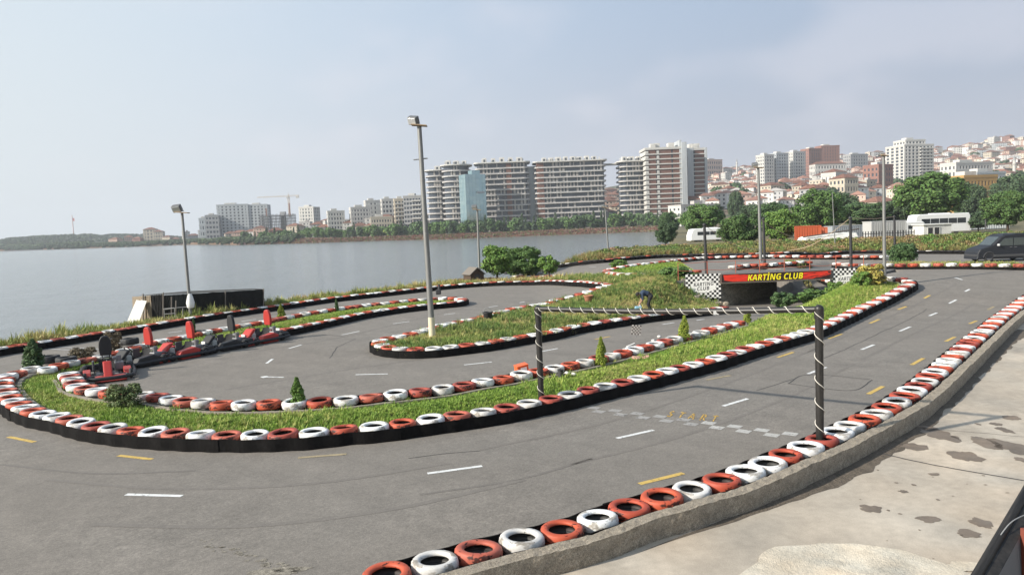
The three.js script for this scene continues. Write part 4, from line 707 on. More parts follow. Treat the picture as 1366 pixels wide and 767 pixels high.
// crowns shared by alike trees
const CR = {
  big: crown({ n: 22000, R: [1, 0.8, 1], clumps: 150, leaf: 0.055, cs: 0.22 }), big2: crown({ n: 19000, R: [1, 0.75, 1], clumps: 120, leaf: 0.058, cs: 0.24 }), big3: crown({ n: 18000, R: [1, 0.95, 1], clumps: 120, leaf: 0.06, cs: 0.23 }),
  far: crown({ n: 700, R: [1, 0.95, 1], clumps: 22, leaf: 0.24, cs: 0.42 }), far2: crown({ n: 650, R: [1, 1.1, 1], clumps: 20, leaf: 0.25, cs: 0.42 }), farCone: crown({ n: 700, R: [0.75, 1.2, 0.75], clumps: 26, leaf: 0.2, cs: 0.9, cone: 1 }),
  cone: crown({ n: 5200, R: [0.62, 1, 0.62], clumps: 120, leaf: 0.075, cs: 0.8, cone: 2, hang: -0.4, long: 2.6 }), fine: crown({ n: 3600, R: [1, 0.95, 1], clumps: 46, leaf: 0.075, cs: 0.26, long: 2.2 }), bush: crown({ n: 8000, R: [1, 0.8, 1], clumps: 70, leaf: 0.085, cs: 0.27 }), airy: crown({ n: 2600, R: [1, 0.95, 1], clumps: 34, leaf: 0.13, cs: 0.28 }),
};
const TK = trunkGeo(1, 0.06, 0.5);
function tree(name, label, base, R, ch, mLeaf, crownGeo, group, cat = 'tree', trunkH = ch) {
  const t = thing(name, label, cat, base, rnd() * 6.283, group);
  const tr = part('trunk', TK, M.bark, t); tr.scale.set(trunkH * 0.8, trunkH, trunkH * 0.8);
  const c = part('crown', crownGeo, mLeaf, t, [0, ch, 0]); c.scale.set(R[0], R[1], R[0] * rr(0.9, 1.1)); return t;
}
// --- conifers and bushes near the track
const isl = (px, py, k) => { const q = G(px, py); q.y = (islands[k]?.hf ?? H)(q.x, q.z); return q; };
function conifer(label, px, py, k, h, w, m) { const q = isl(px, py, k); const t = thing('conifer', label, 'conifer', q, rnd() * 6); part('trunk', bar([0, -0.05, 0], [0, h * 0.6, 0], 0.025, 6, 0.012), M.bark, t); const c = part('crown', CR.cone, m, t, [0, h * 0.5, 0]); c.scale.set(w, h * 0.5, w); return t; }
conifer('young green conifer in the long island before the curve of white and red tyres', 397.5, 551, 'long', 0.74, 0.33, M.leafB);
conifer('slim yellow green conifer in the long island near the flag board', 803, 494, 'long', 0.86, 0.30, M.leafY);
conifer('plump yellow green conifer in the long island below the bridge lane', 914, 460, 'long', 0.88, 0.38, M.leafY);
conifer('dark conifer at the round end of the long island', 45, 497, 'long', 0.98, 0.62, M.leafC);
conifer('tiny yellow green conifer in the slim island behind the last red kart', 375, 430, 'slim', 0.75, 0.4, M.leafY);
conifer('tiny dark conifer in the slim island where the lake barrier bends', 449, 419, 'slim', 0.75, 0.22, M.leafC);
conifer('thin dark sapling behind the red headrest of the middle kart', 259, 454, 'slim', 0.85, 0.18, M.leafC);
conifer('little yellow conifer under the crossbar near the right gate post', 998, 433, 'long', 0.5, 0.3, M.leafY);
{ const q = isl(168, 551, 'long'); const t = thing('bush', 'straggly bush with reddish shoots in the long island', 'bush', q); const c = part('crown', CR.fine, leafM(0.1, 0.14, 0.04), t, [0, 0.3, 0]); c.scale.set(0.5, 0.4, 0.42); const c2 = part('red_shoots', CR.fine, leafM(0.15, 0.1, 0.045), t, [-0.18, 0.5, 0]); c2.scale.set(0.22, 0.14, 0.2); part('stem', TK, M.bark, t).scale.setScalar(0.4); }
{ const q = G(112, 482); q.y = H(q.x, q.z); const t = thing('bush', 'low brown dried bush behind the leading kart', 'bush', q); const c = part('crown', CR.fine, leafM(0.11, 0.085, 0.045), t, [0, 0.25, 0]); c.scale.set(0.55, 0.3, 0.4); part('stem', TK, M.bark, t).scale.setScalar(0.3); const q2 = G(152, 474); q2.y = H(q2.x, q2.z); const u = thing('bush', 'dry reddish bush behind the black headrest of the leading kart', 'bush', q2); const c3 = part('crown', CR.fine, leafM(0.12, 0.09, 0.05), u, [0, 0.5, 0]); c3.scale.set(0.4, 0.45, 0.3); part('stem', TK, M.bark, u).scale.setScalar(0.45); }
function shrub(name, label, px, py, D, R, ch, m, g, cat = 'bush', tk = ch) { const q = A(px, py, D); q.y = Math.max(q.y, -0.3); const t = thing(name, label, cat, q, rnd() * 6); part('trunk', TK, M.bark, t).scale.set(tk, tk, tk); const c = part('crown', g, m, t, [0, ch, 0]); c.scale.set(R[0], R[1], R[0]); return t; }
shrub('leafy_bush', 'large bright green bush right of the dog house', 664, 373, 58, [1.35, 1.5], 1.55, M.leafB, CR.bush);
shrub('leafy_bush', 'broad dark green bush joined to the bright bush by the lake', 700, 368, 62, [1.9, 1.35], 1.2, M.leafA, CR.big3);
shrub('young_tree', 'small loose young tree before the upper road', 733, 372, 53, [0.78, 0.75], 1.05, M.leafB, CR.airy, 'tree');
shrub('leafy_bush', 'dark rounded evergreen beside the white minibus', 889, 326, 100, [1.5, 1.5], 1.5, M.leafD, CR.big3);
shrub('leafy_bush', 'low dark shrub growing through the far tyre barriers', 1204, 348, 47, [1.0, 0.85], 0.5, M.leafC, CR.bush);
shrub('leafy_bush', 'yellow flowering weeds clump at the island tip beside the slim lamp post', 1160, 381, 34.6, [0.85, 0.65], 0.45, leafM(0.34, 0.29, 0.06), CR.airy);
shrub('leafy_bush', 'green broad leaved weeds hiding the right chequered sign', 1148, 388, 34.2, [0.55, 0.5], 0.5, M.leafB, CR.airy);
shrub('leafy_bush', 'green weeds clump below the right end of the bridge banner', 1112, 395, 36, [0.55, 0.5], 0.3, M.leafB, CR.airy);
shrub('leafy_bush', 'spreading green weeds clump beside the tunnel mouth', 1088, 402, 35.5, [0.9, 0.4], 0.25, M.leafA, CR.airy);
shrub('leafy_bush', 'dark green weeds clump at the foot of the tunnel wall', 1045, 408, 36.2, [0.7, 0.45], 0.3, M.leafC, CR.airy);
shrub('leafy_bush', 'shaggy green bush on the bank left of the chequered sign', 905, 380, 41, [1.1, 0.7], 0.5, M.leafA, CR.bush);
shrub('leafy_bush', 'small grassy bush on the tip of the narrow far island', 825, 358, 53, [0.7, 0.4], 0.3, M.leafB, CR.airy);
// --- large trees behind the track on the right
const TB = (label, px, yb, D, R, ch, m, g) => { const q = A(px, yb, D); q.y = field(q.x, q.z); tree('broadleaf_tree', label, q, R, ch, m, g, 'broadleaf trees behind the parking ground'); };
TB('tall round broadleaf tree behind the white coach', 1240, 300, 140, [6.6, 5.2], 6.6, M.leafA, CR.big);
TB('round broadleaf tree above the white minibus', 936, 305, 135, [4.2, 3.2], 4.0, M.leafA, CR.big2);
TB('broad leafy tree right of the orange container', 1093, 300, 125, [4.6, 3.9], 4.4, M.leafA, CR.big3);
TB('bright green young tree left of the orange container', 1043, 322, 96, [2.9, 2.6], 2.6, M.leafB, CR.big2);
TB('dark dense tree behind the bright green young tree', 1030, 300, 130, [4.2, 3.2], 3.6, M.leafC, CR.big);
TB('low spreading tree between the minibus and the lamp post', 986, 318, 100, [2.9, 2.2], 2.1, M.leafG, CR.big3);
TB('dark tree behind the grey container', 1150, 300, 150, [5.5, 3.0], 3.6, M.leafC, CR.big2);
TB('bushy tree at the right behind the weeds field', 1345, 303, 105, [3.6, 3.1], 3.5, M.leafG, CR.big);
TB('dark cypress like tree beside the orange building', 1296, 290, 200, [4.4, 5.6], 5.5, M.leafD, CR.big3);
TB('dim broadleaf tree high behind the bushy tree', 1353, 290, 230, [6.5, 6.6], 8.8, M.leafD, CR.big2);
TB('broad dark tree left of the coach', 1195, 298, 150, [4.4, 3.0], 3.6, M.leafD, CR.big);
TB('deep green tree behind the black rope posts', 1118, 292, 190, [6.5, 4.6], 5.0, M.leafD, CR.big3);
TB('dull green tree near the foot of the brick tower', 1006, 290, 210, [5.5, 4.0], 4.4, M.leafD, CR.big2);
TB('dark low tree in front of the pale shed', 1306, 306, 118, [2.6, 1.7], 1.8, M.leafD, CR.big2);
TB('small round tree at the field edge before the towers', 893, 300, 210, [3.0, 3.2], 3.4, M.leafC, CR.big3);
TB('tall dark poplar like tree among the lowest houses', 982, 282, 300, [3.4, 7.0], 9, M.leafD, CR.big);
TB('hazy green tree between the poplar and the brick tower', 955, 288, 280, [4.5, 4.5], 6, M.leafD, CR.big2);

// --- grass: tufts of blades
function tuft(nb, h, w, lean) {
  const pos = [], nor = [], idx = []; for (let i = 0; i < nb; i++) { const a = rnd() * 6.283, x = Math.cos(a) * w * rnd() * 3, z = Math.sin(a) * w * rnd() * 3, hh = h * rr(0.6, 1.15), l = lean * rr(0.3, 1.2), b = rnd() * 6.283, dx = Math.cos(b), dz = Math.sin(b), k = pos.length / 3, ww = w * rr(0.7, 1.2);
    pos.push(x - dz * ww, 0, z + dx * ww, x + dz * ww, 0, z - dx * ww, x + dx * l * 0.35 - dz * ww * 0.7, hh * 0.6, z + dz * l * 0.35 + dx * ww * 0.7, x + dx * l * 0.35 + dz * ww * 0.7, hh * 0.6, z + dz * l * 0.35 - dx * ww * 0.7, x + dx * l, hh, z + dz * l);
    for (let q = 0; q < 5; q++) nor.push(dx * 0.35, 0.9, dz * 0.35); idx.push(k, k + 1, k + 2, k + 1, k + 3, k + 2, k + 2, k + 3, k + 4); }
  const g = new THREE.BufferGeometry(); g.setAttribute('position', new THREE.Float32BufferAttribute(pos, 3)); g.setIndex(idx); g.computeVertexNormals(); return g;
}
const TU = { lawn: tuft(12, 0.075, 0.007, 0.06), rough: tuft(10, 0.13, 0.009, 0.09), weed: tuft(14, 0.32, 0.018, 0.2), reed: tuft(14, 0.6, 0.022, 0.3) };
const grassM = new THREE.MeshPhysicalMaterial({ color: rgb(1, 1, 1), roughness: 0.8, side: THREE.DoubleSide, transmission: 0.15, thickness: 0 });
function grass(name, label, pts, geo, cols, sc = [0.7, 1.3], patch = 2.2) {
  const im = new THREE.InstancedMesh(geo, grassM, pts.length), m = new THREE.Matrix4(), q = new THREE.Quaternion(), up = V3(0, 1, 0), c = new THREE.Color();
  pts.forEach((p, i) => { q.setFromAxisAngle(up, rnd() * 6.283); const s = rr(...sc); m.compose(p, q, V3(s, s * rr(0.75, 1.25), s)); im.setMatrixAt(i, m); const k = clamp(0.5 + 1.1 * fbm(p.x / patch, p.z / patch, cols[0][0] * 50, 3) + rr(-0.3, 0.3)) * (cols.length - 1), a = cols[Math.floor(Math.min(k, cols.length - 1.001))], b = cols[Math.floor(Math.min(k, cols.length - 1.001)) + 1], f = k % 1, v = rr(0.75, 1.25); c.setRGB(mix(a[0], b[0], f) * v, mix(a[1], b[1], f) * v, mix(a[2], b[2], f) * v); im.setColorAt(i, c); });
  im.name = numbered(name); scene.add(im); tag(im, label, 'grass', null, 'stuff'); return im;
}
const GREEN = [[0.15, 0.26, 0.03], [0.21, 0.33, 0.04], [0.3, 0.38, 0.07], [0.4, 0.38, 0.13]], DRY = [[0.15, 0.23, 0.04], [0.25, 0.29, 0.07], [0.40, 0.36, 0.13], [0.46, 0.36, 0.17]], WEED = [[0.09, 0.15, 0.03], [0.17, 0.21, 0.05], [0.27, 0.23, 0.08], [0.34, 0.22, 0.10], [0.18, 0.22, 0.04]];
grass('grass', 'short green grass covering the long island', scatter(islands.long.g, { density: 420 }), TU.lawn, GREEN);
grass('grass', 'rough uneven grass on the long island', scatter(islands.long.g, { density: 80 }).filter(p => fbm(p.x / 1.6, p.z / 1.6, 4.4) > (p.x > 4.5 ? -0.2 : 0.05)), TU.rough, [[0.16, 0.27, 0.035], [0.23, 0.34, 0.045], [0.34, 0.38, 0.09], [0.42, 0.38, 0.14]], [0.6, 1.35]);
grass('grass', 'patchy grass on the lamp post island', scatter(islands.mid.g, { density: 170 }), TU.rough, DRY);
grass('weeds', 'taller green weeds on the lamp post island', scatter(islands.mid.g, { density: 22 }).filter(p => fbm(p.x / 2.5, p.z / 2.5, 3.1) > -0.05), TU.weed, [[0.08, 0.16, 0.03], [0.14, 0.21, 0.04], [0.24, 0.25, 0.08]], [0.5, 1.0]);
grass('grass', 'short green grass on the slim island', scatter(islands.slim.g, { density: 220 }), TU.lawn, GREEN, [0.9, 1.7]);
grass('grass', 'grass on the narrow far island', scatter(islands.tip.g, { density: 60 }), TU.rough, GREEN);
grass('grass', 'grass strip before the parked van', scatter(islands.strip.g, { density: 40 }), TU.rough, DRY, [0.8, 1.6]);
grass('grass', 'orange tinged dry grass between hairpin and upper road', scatter(islands.neck.g, { density: 45 }), TU.rough, [[0.2, 0.2, 0.06], [0.33, 0.22, 0.1], [0.36, 0.17, 0.08]], [0.6, 1.2]);
grass('grass', 'wild grass on the bank of the lake', scatter(islands.bank.g, { density: 60 }).filter(p => p.y > -0.6), TU.rough, DRY, [1.2, 2.8], 3.5);
grass('weeds', 'tall tufts of weeds on the bank of the lake', scatter(islands.bank.g, { density: 14 }).filter(p => p.y > -0.5 && fbm(p.x / 3, p.z / 3, 6.6) > -0.02), TU.weed, DRY, [0.8, 1.9], 3.5);
{ // rank grass round the dog house, between the hairpin and the lake
  const pts = []; for (let i = 0; i < 9000; i++) { const x = rr(-14, 2.5), z = rr(-70, -46), u = uOf(x, z); if (-z > lut(EDGE, u) + 1.5) continue; let q = 1e9, s = null; for (const p of L6) { const w = Math.hypot(p.x - x, p.z - z); if (w < q) { q = w; s = p; } } if (z > s.z - 0.35) continue; if (behind7(x, z) > -9 && x > 0.6 && behind7(x, z) < 0) continue; pts.push(V3(x, Math.max(terrain(x, z), q < 3 ? -0.02 : -9), z)); }
  grass('weeds', 'orange and green rank grass round the dog house', pts, TU.weed, [[0.2, 0.24, 0.06], [0.34, 0.27, 0.1], [0.42, 0.26, 0.12], [0.2, 0.27, 0.05]], [0.6, 1.3], 3);
}
{ // weedy field behind the far barrier
  const pts = [], tall = []; const l7 = L7;
  const edge = x => { let best = null; for (const p of l7) if (!best || Math.abs(p.x - x) < Math.abs(best.x - x)) best = p; return best.z; };
  for (let i = 0; i < 26000; i++) { const t = Math.pow(rnd(), 1.5), x = rr(2, 62), z = edge(Math.max(x, 1)) - 0.6 - t * 30; const u = uOf(x, z), d = -z; if (u < 899 && d > lut(EDGE, u) + 1.2) continue; pts.push(V3(x, terrain(x, z) - 0.03, z)); }
  grass('weeds', 'waist high dry and green weeds filling the field behind the track', pts, TU.reed, WEED, [0.5, 1.25], 4);
  for (let i = 0; i < 2600; i++) { const x = rr(8, 64), z = edge(x) - 1.5 - Math.pow(rnd(), 1.3) * 26; { const u = uOf(x, z); if (u < 899 && -z > lut(EDGE, u)) continue; } tall.push(V3(x, terrain(x, z), z)); }
  const im = new THREE.InstancedMesh(crown({ n: 260, R: [1, 0.8, 1], clumps: 14, leaf: 0.14, cs: 0.42, long: 2.6, hang: -0.8 }), leafM(1, 1, 1), tall.length), m = new THREE.Matrix4(), c = new THREE.Color(); tall.forEach((p, i) => { const k = fbm(p.x / 5, p.z / 5, 2.7), s = rr(0.35, 0.8); m.makeScale(s, s * rr(0.6, 1.2), s).setPosition(p.x, p.y + 0.25, p.z); im.setMatrixAt(i, m); const a = k > 0.05 ? [0.13, 0.19, 0.04] : k > -0.1 ? [0.22, 0.21, 0.07] : [0.30, 0.21, 0.11]; c.setRGB(a[0] * rr(0.8, 1.2), a[1] * rr(0.8, 1.2), a[2]); im.setColorAt(i, c); }); im.name = 'shrubs'; scene.add(im); tag(im, 'dense low scrub in green and rusty tones behind the far tyre barrier', 'scrub', null, 'stuff');
}

// ---------------------------------------------------------------- the town across the water
const glassM = new THREE.MeshStandardMaterial({ color: rgb(0.05, 0.06, 0.075), roughness: 0.25 });
const BW = (r, g, b) => new THREE.MeshStandardMaterial({ color: rgb(r, g, b), map: rep(tWall, 0.12), roughness: 0.85 });
M.bw = { white: BW(0.70, 0.68, 0.65), cream: BW(0.66, 0.58, 0.47), grey: BW(0.42, 0.42, 0.43), pink: BW(0.62, 0.44, 0.36), brick: BW(0.23, 0.115, 0.088), ochre: BW(0.56, 0.34, 0.12), dark: BW(0.18, 0.18, 0.19), sand: BW(0.55, 0.48, 0.39), pale: BW(0.54, 0.57, 0.60), rose: BW(0.34, 0.17, 0.135), tan: BW(0.56, 0.52, 0.48), plum: BW(0.45, 0.425, 0.43) };
M.roof = [[0.27, 0.13, 0.09], [0.23, 0.12, 0.09], [0.32, 0.17, 0.125]].map(c => new THREE.MeshStandardMaterial({ color: rgb(...c), map: rep(tTile, 0.3), roughness: 0.9 }));
M.flat = mat(0.36, 0.34, 0.32, 0.9);
function gbox(l, w, h, d, x, y, z) { l.push(G_(w, h, d, x, y, z)); }
// wall with real openings: bands between the floors and piers between the bays
function latticeWall(w, d, floors, fh, bx, bz, pier = 0.5, band = 0.5) {
  const l = [], h = floors * fh, t = 0.28;
  for (let f = 0; f <= floors; f++) { const bh = f === 0 || f === floors ? fh * band * 0.75 : fh * band; const y = f === 0 ? bh / 2 : f === floors ? h - bh / 2 : f * fh; for (const s of [-1, 1]) { gbox(l, w, bh, t, 0, y, s * (d / 2 - t / 2)); gbox(l, t, bh, d - 2 * t, s * (w / 2 - t / 2), y, 0); } }
  const ph = h - fh * band * 1.5;
  for (let i = 0; i <= bx; i++) { const pw = w / bx * pier, x = clamp(-w / 2 + w / bx * i, -w / 2 + pw / 2, w / 2 - pw / 2); for (const s of [-1, 1]) gbox(l, pw, ph, t - 0.04, x, h / 2, s * (d / 2 - t / 2 - 0.01)); }
  for (let i = 1; i < bz; i++) { const pw = d / bz * pier, z = -d / 2 + d / bz * i; for (const s of [-1, 1]) gbox(l, t - 0.04, ph, pw, s * (w / 2 - t / 2 - 0.01), h / 2, z); }
  for (const sx of [-1, 1]) for (const sz of [-1, 1]) gbox(l, 0.3, ph, d / bz * pier * 0.5, sx * (w / 2 - 0.16), h / 2, sz * (d / 2 - d / bz * pier * 0.25 - t));
  return merge(l);
}
function hipRoof(w, d, h, o = 0.5) { const W = w / 2 + o, D = d / 2 + o, r = Math.max(0, W - D) + 0.2, p = [[-W, 0, D], [W, 0, D], [W, 0, -D], [-W, 0, -D], [-r, h, 0], [r, h, 0]], f = [[0, 1, 5], [0, 5, 4], [1, 2, 5], [2, 3, 4], [2, 4, 5], [3, 0, 4], [0, 3, 2], [0, 2, 1]], s = [], uv = []; for (const t of f) for (const k of t) { s.push(...p[k]); uv.push(p[k][0], p[k][1] + p[k][2]); } const g = new THREE.BufferGeometry(); g.setAttribute('position', new THREE.Float32BufferAttribute(s, 3)); g.setAttribute('uv', new THREE.Float32BufferAttribute(uv, 2)); g.computeVertexNormals(); return g; }
function flatRoof(w, d) { return merge([G_(w - 0.1, 0.25, d - 0.1, 0, 0.12, 0), G_(w + 0.3, 0.55, 0.2, 0, 0.3, d / 2), G_(w + 0.3, 0.55, 0.2, 0, 0.3, -d / 2), G_(0.2, 0.55, d, w / 2, 0.3, 0), G_(0.2, 0.55, d, -w / 2, 0.3, 0), G_(w * 0.25, 2, d * 0.3, w * 0.15, 1.2, 0)]); }
const FH = 2.9;
const HV = []; // house shapes
for (const [w, d, f, bx, bz] of [[11, 9, 2, 4, 3], [13, 10, 3, 4, 3], [12, 11, 4, 4, 3], [16, 11, 3, 6, 3], [10, 10, 5, 3, 3], [15, 12, 5, 5, 4], [18, 11, 4, 6, 3]]) HV.push({ w, d, f, wall: latticeWall(w, d, f, FH, bx, bz, 0.52, 0.5), glass: G_(w - 0.6, f * FH - 0.6, d - 0.6, 0, f * FH / 2, 0), hip: hipRoof(w, d, 2.6), flat: flatRoof(w, d) });
function house(name, label, group, x, z, turn, v, wall, flat, roofM, sink = 1.5, sy = 1) {
  const t = thing(name, label, 'house', V3(x, terrain(x, z) - sink, z), turn, group);
  part('wall', v.wall, wall, t).scale.y = sy; part('glazing', v.glass, glassM, t).scale.y = sy; part('roof', flat ? v.flat : v.hip, flat ? M.flat : roofM, t, [0, v.f * FH * sy, 0]); return t;
}
const WN = { white: 'white', cream: 'cream', grey: 'grey', pink: 'salmon pink', sand: 'sand coloured', pale: 'pale blue grey', rose: 'dull red brick' };
const FW = ['no', 'one', 'two', 'three', 'four', 'five'];
const WK = ['white', 'white', 'cream', 'cream', 'pink', 'sand', 'grey', 'pale', 'rose', 'white'];
let nh = 0;
{
  const rows = []; for (let D = 345; D < 1340; D += 40 + D * 0.03) rows.push(D);
  for (const D of rows) { let u = 925 + rnd() * 10; const end = 1415; while (u < end) { const x = (u - 683) / 1000 * D, v = pick(HV), z = -D + rr(-9, 9); const wpx = (v.w + rr(3, 9)) * 1000 / D; u += wpx * 1.08; if (nh >= 298) break; if (rnd() < (D < 480 ? 0.55 : D < 650 ? 0.3 : 0)) continue; const wk = pick(WK), flat = rnd() < 0.34; nh++;
    house('hillside_house', `${WN[wk]} ${FW[v.f]} storey house ${v.w > 14 ? 'with wide front and' : v.d > 10 ? 'of deep plan with' : 'with'} ${flat ? 'flat' : 'red tiled'} roof on the hillside`, `${v.w > 14 ? 'wide ' : v.d > 10 ? 'deep ' : ''}${WN[wk]} ${FW[v.f]} storey ${flat ? 'flat' : 'tiled'} roofed houses on the hillside`, x, z, rr(-0.45, 0.65), v, M.bw[wk], flat, pick(M.roof), 1.8, rr(0.92, 1.1)); } }
}
{ // the mass of further small houses on the slope, beyond the ones built singly
  const gs = [], cl = []; const WC = [[0.70, 0.68, 0.65], [0.66, 0.58, 0.47], [0.62, 0.44, 0.36], [0.55, 0.48, 0.39], [0.72, 0.70, 0.68], [0.5, 0.5, 0.5]];
  const put = (g, x, y, z, turn, c) => { const q = (g.index ? g.toNonIndexed() : g.clone()); for (const k of Object.keys(q.attributes)) if (!['position', 'normal'].includes(k)) q.deleteAttribute(k); q.rotateY(turn).translate(x, y, z); const n = q.attributes.position.count, a = new Float32Array(n * 3); for (let i = 0; i < n; i++) a.set(c, i * 3); q.setAttribute('color', new THREE.BufferAttribute(a, 3)); gs.push(q); };
  const sm = [[9, 8, 2], [8, 8, 3], [10, 9, 4]].map(([w, d, f]) => ({ w, f, wall: latticeWall(w, d, f, FH, 3, 2, 0.55, 0.5), glass: G_(w - 0.6, f * FH - 0.6, d - 0.6, 0, f * FH / 2, 0), hip: hipRoof(w, d, 2.2) }));
  for (let i = 0; i < 680; i++) { const u = rr(932, 1420), D = 430 + 900 * Math.pow(rnd(), 0.8), x = (u - 683) / 1000 * D, z = -D, v = pick(sm), y = terrain(x, z) - 1.2, t = rr(-0.5, 0.7); put(v.wall, x, y, z, t, pick(WC)); put(v.glass, x, y, z, t, [0.06, 0.07, 0.085]); put(v.hip, x, y + v.f * FH, z, t, pick([[0.27, 0.13, 0.09], [0.23, 0.12, 0.09], [0.34, 0.18, 0.13], [0.4, 0.37, 0.34]])); }
  const o = new THREE.Mesh(mergeGeometries(gs), new THREE.MeshStandardMaterial({ vertexColors: true, roughness: 0.85 })); o.name = 'hillside_quarter'; scene.add(o); tag(o, 'crowd of tiny red roofed houses filling the gaps on the hillside', 'houses', null, 'stuff');
}
// low houses along the far shore
{
  const L = [[158, 1140, 3, 'pink', 0], [176, 1150, 2, 'pink', 0], [188, 1130, 1, 'rose', 0], [228, 1120, 1, 'cream', 0], [238, 1120, 0, 'rose', 0], [252, 1060, 4, 'white', 1], [262, 1030, 3, 'grey', 0], [278, 1000, 5, 'pale', 0], [300, 900, 2, 'pink', 0], [312, 820, 1, 'cream', 0], [325, 800, 3, 'pink', 0], [340, 780, 1, 'white', 0], [352, 760, 2, 'pink', 0], [372, 720, 1, 'rose', 0], [398, 690, 2, 'cream', 0], [412, 700, 4, 'white', 1], [428, 690, 2, 'grey', 0], [436, 640, 1, 'white', 0], [448, 660, 5, 'white', 0], [472, 640, 2, 'white', 0], [484, 630, 1, 'cream', 0], [492, 640, 5, 'white', 1], [506, 620, 3, 'cream', 0], [520, 610, 5, 'white', 0], [536, 620, 3, 'sand', 0], [552, 600, 5, 'grey', 1], [563, 590, 2, 'pink', 0], [566, 640, 4, 'cream', 0], [440, 760, 5, 'white', 0], [456, 800, 4, 'grey', 0], [470, 780, 5, 'white', 1], [500, 720, 2, 'white', 0], [545, 700, 5, 'pale', 0]];
  for (const [u, D, k, wk, flat] of L) { const v = HV[k]; house('shore_house', `${WN[wk]} ${FW[v.f]} storey ${v.w > 14 ? 'wide ' : ''}house with ${flat ? 'flat' : 'red tiled'} roof behind the far shore`, `${v.w > 14 ? 'wide ' : ''}${WN[wk]} ${FW[v.f]} storey ${flat ? 'flat' : 'tiled'} roofed houses behind the far shore`, (u - 683) / 1000 * D, -D, rr(-0.3, 0.5), v, M.bw[wk], flat, pick(M.roof), 0.5, 1); }
  for (const [u, D, k, wk] of [[812, 620, 5, 'pink'], [816, 700, 4, 'rose'], [820, 800, 5, 'pink'], [812, 900, 5, 'pink'], [828, 560, 2, 'cream'], [818, 1000, 5, 'rose'], [806, 760, 2, 'cream'], [826, 860, 4, 'rose'], [810, 540, 1, 'pale']]) { const v = HV[k]; house('hillside_house', `${WN[wk]} ${FW[v.f]} storey house with red tiled roof seen between the balcony blocks`, `${WN[wk]} ${FW[v.f]} storey houses between the balcony blocks`, (u - 683) / 1000 * D, -D, rr(-0.3, 0.4), v, M.bw[wk], false, pick(M.roof), 1, 1); }
}
// blocks of flats with single windows set into a wall with openings
function block(label, px, wpx, yTop, D, { depth = 14, bays = 6, sb = 4, wall = 'white', floors = 0, turn = 0.25, pier = 0.5, band = 0.45, roof = 'flat', bands = null, top2 = true } = {}) {
  const w = wpx * D / 1000, x = (px - 683) / 1000 * D, pt = A(px, yTop, D), base = terrain(x, -D) - 2, h = pt.y - base, fl = floors || Math.max(2, Math.round(h / 3)), fh = h / fl;
  const xx = pt.x, t = thing('apartment_block', label, 'building', V3(xx, base, -D), turn);
  part('wall', latticeWall(w, depth, fl, fh, bays, sb, pier, band), M.bw[wall], t);
  const win = new THREE.BoxGeometry(w / bays * (1 - pier) + 0.3, fh * (1 - band) + 0.3, 0.12), winS = new THREE.BoxGeometry(0.12, fh * (1 - band) + 0.3, depth / sb * (1 - pier) + 0.3);
  for (let f = 0; f < fl; f++) { for (let i = 0; i < bays; i++) part('window', win, glassM, t, [-w / 2 + w / bays * (i + 0.5), (f + 0.5) * fh, depth / 2 - 0.34]); for (let i = 0; i < sb; i++) for (const s of turn > 0 ? [-1] : [1]) part('window', winS, glassM, t, [s * (w / 2 - 0.34), (f + 0.5) * fh, -depth / 2 + depth / sb * (i + 0.5)]); }
  if (roof === 'hip') part('roof', hipRoof(w, depth, 3), M.roof[0], t, [0, h, 0]); else { const r = part('roof', merge([G_(w + 0.3, 0.5, depth + 0.3, 0, 0.25, 0), G_(w + 0.3, 0.9, 0.25, 0, 0.7, depth / 2), G_(0.25, 0.9, depth, -w / 2, 0.7, 0)]), M.bw[wall], t, [0, h, 0]); if (top2) part('lift_house', G_(w * 0.35, 2.6, depth * 0.4, -w * 0.1, 1.7, 0), M.bw.white, r); }
  if (bands) for (let f = 1; f < fl; f++) part('balcony', G_(w * bands, 0.9, 1.2), M.bw.white, t, [w * 0.5 * (1 - bands) * 0.9, f * fh + 0.35, depth / 2 + 0.55]);
  return t;
}
block('big pale apartment block with tight window rows below the crane on the far shore', 311, 40, 274, 900, { bays: 8, floors: 12, depth: 18, wall: 'pale', turn: 0.15, pier: 0.55 });
block('pale apartment block joined to the big block beside the unfinished building', 344, 27, 274, 905, { bays: 6, floors: 12, depth: 18, wall: 'pale', turn: 0.1, pier: 0.5 });
block('grey banded apartment block left of the big pale block', 283, 17, 288, 880, { bays: 4, floors: 6, wall: 'grey', turn: 0.2, pier: 0.3, band: 0.5 });
block('slim pale tower right of the crane', 412, 22, 277, 850, { bays: 5, floors: 9, wall: 'white', turn: -0.3, pier: 0.5 });
block('low pale block at the left of the shore blocks', 271, 10, 292, 930, { bays: 3, floors: 4, wall: 'pale', turn: 0.2 });
block('white apartment block with roof pavilion left of the grey slab', 480, 27, 278, 640, { bays: 7, floors: 7, wall: 'white', turn: 0.3, pier: 0.55 });
block('plain white apartment block with few windows', 496, 20, 269, 680, { bays: 4, floors: 8, wall: 'white', turn: 0.3, pier: 0.65 });
block('white and blue grey apartment block before the balcony towers', 517, 18, 267, 660, { bays: 4, floors: 8, wall: 'white', turn: 0.25, pier: 0.35 });
block('cream banded apartment block with balconies beside the tall lamp post', 534, 18, 267, 600, { bays: 4, floors: 9, wall: 'cream', turn: 0.2, pier: 0.3, bands: 0.9 });
block('dark grey glazed apartment block beside the tall lamp post', 552, 24, 263, 590, { bays: 6, floors: 9, wall: 'grey', turn: -0.1, pier: 0.25, bands: 0.5 });
block('cream curved apartment block low on the far shore', 508, 28, 291, 580, { bays: 8, floors: 4, wall: 'cream', turn: 0.2, pier: 0.45 });
block('white rooftop floored block in front of the low trees', 447, 22, 283, 640, { bays: 6, floors: 6, wall: 'white', turn: 0.3 });
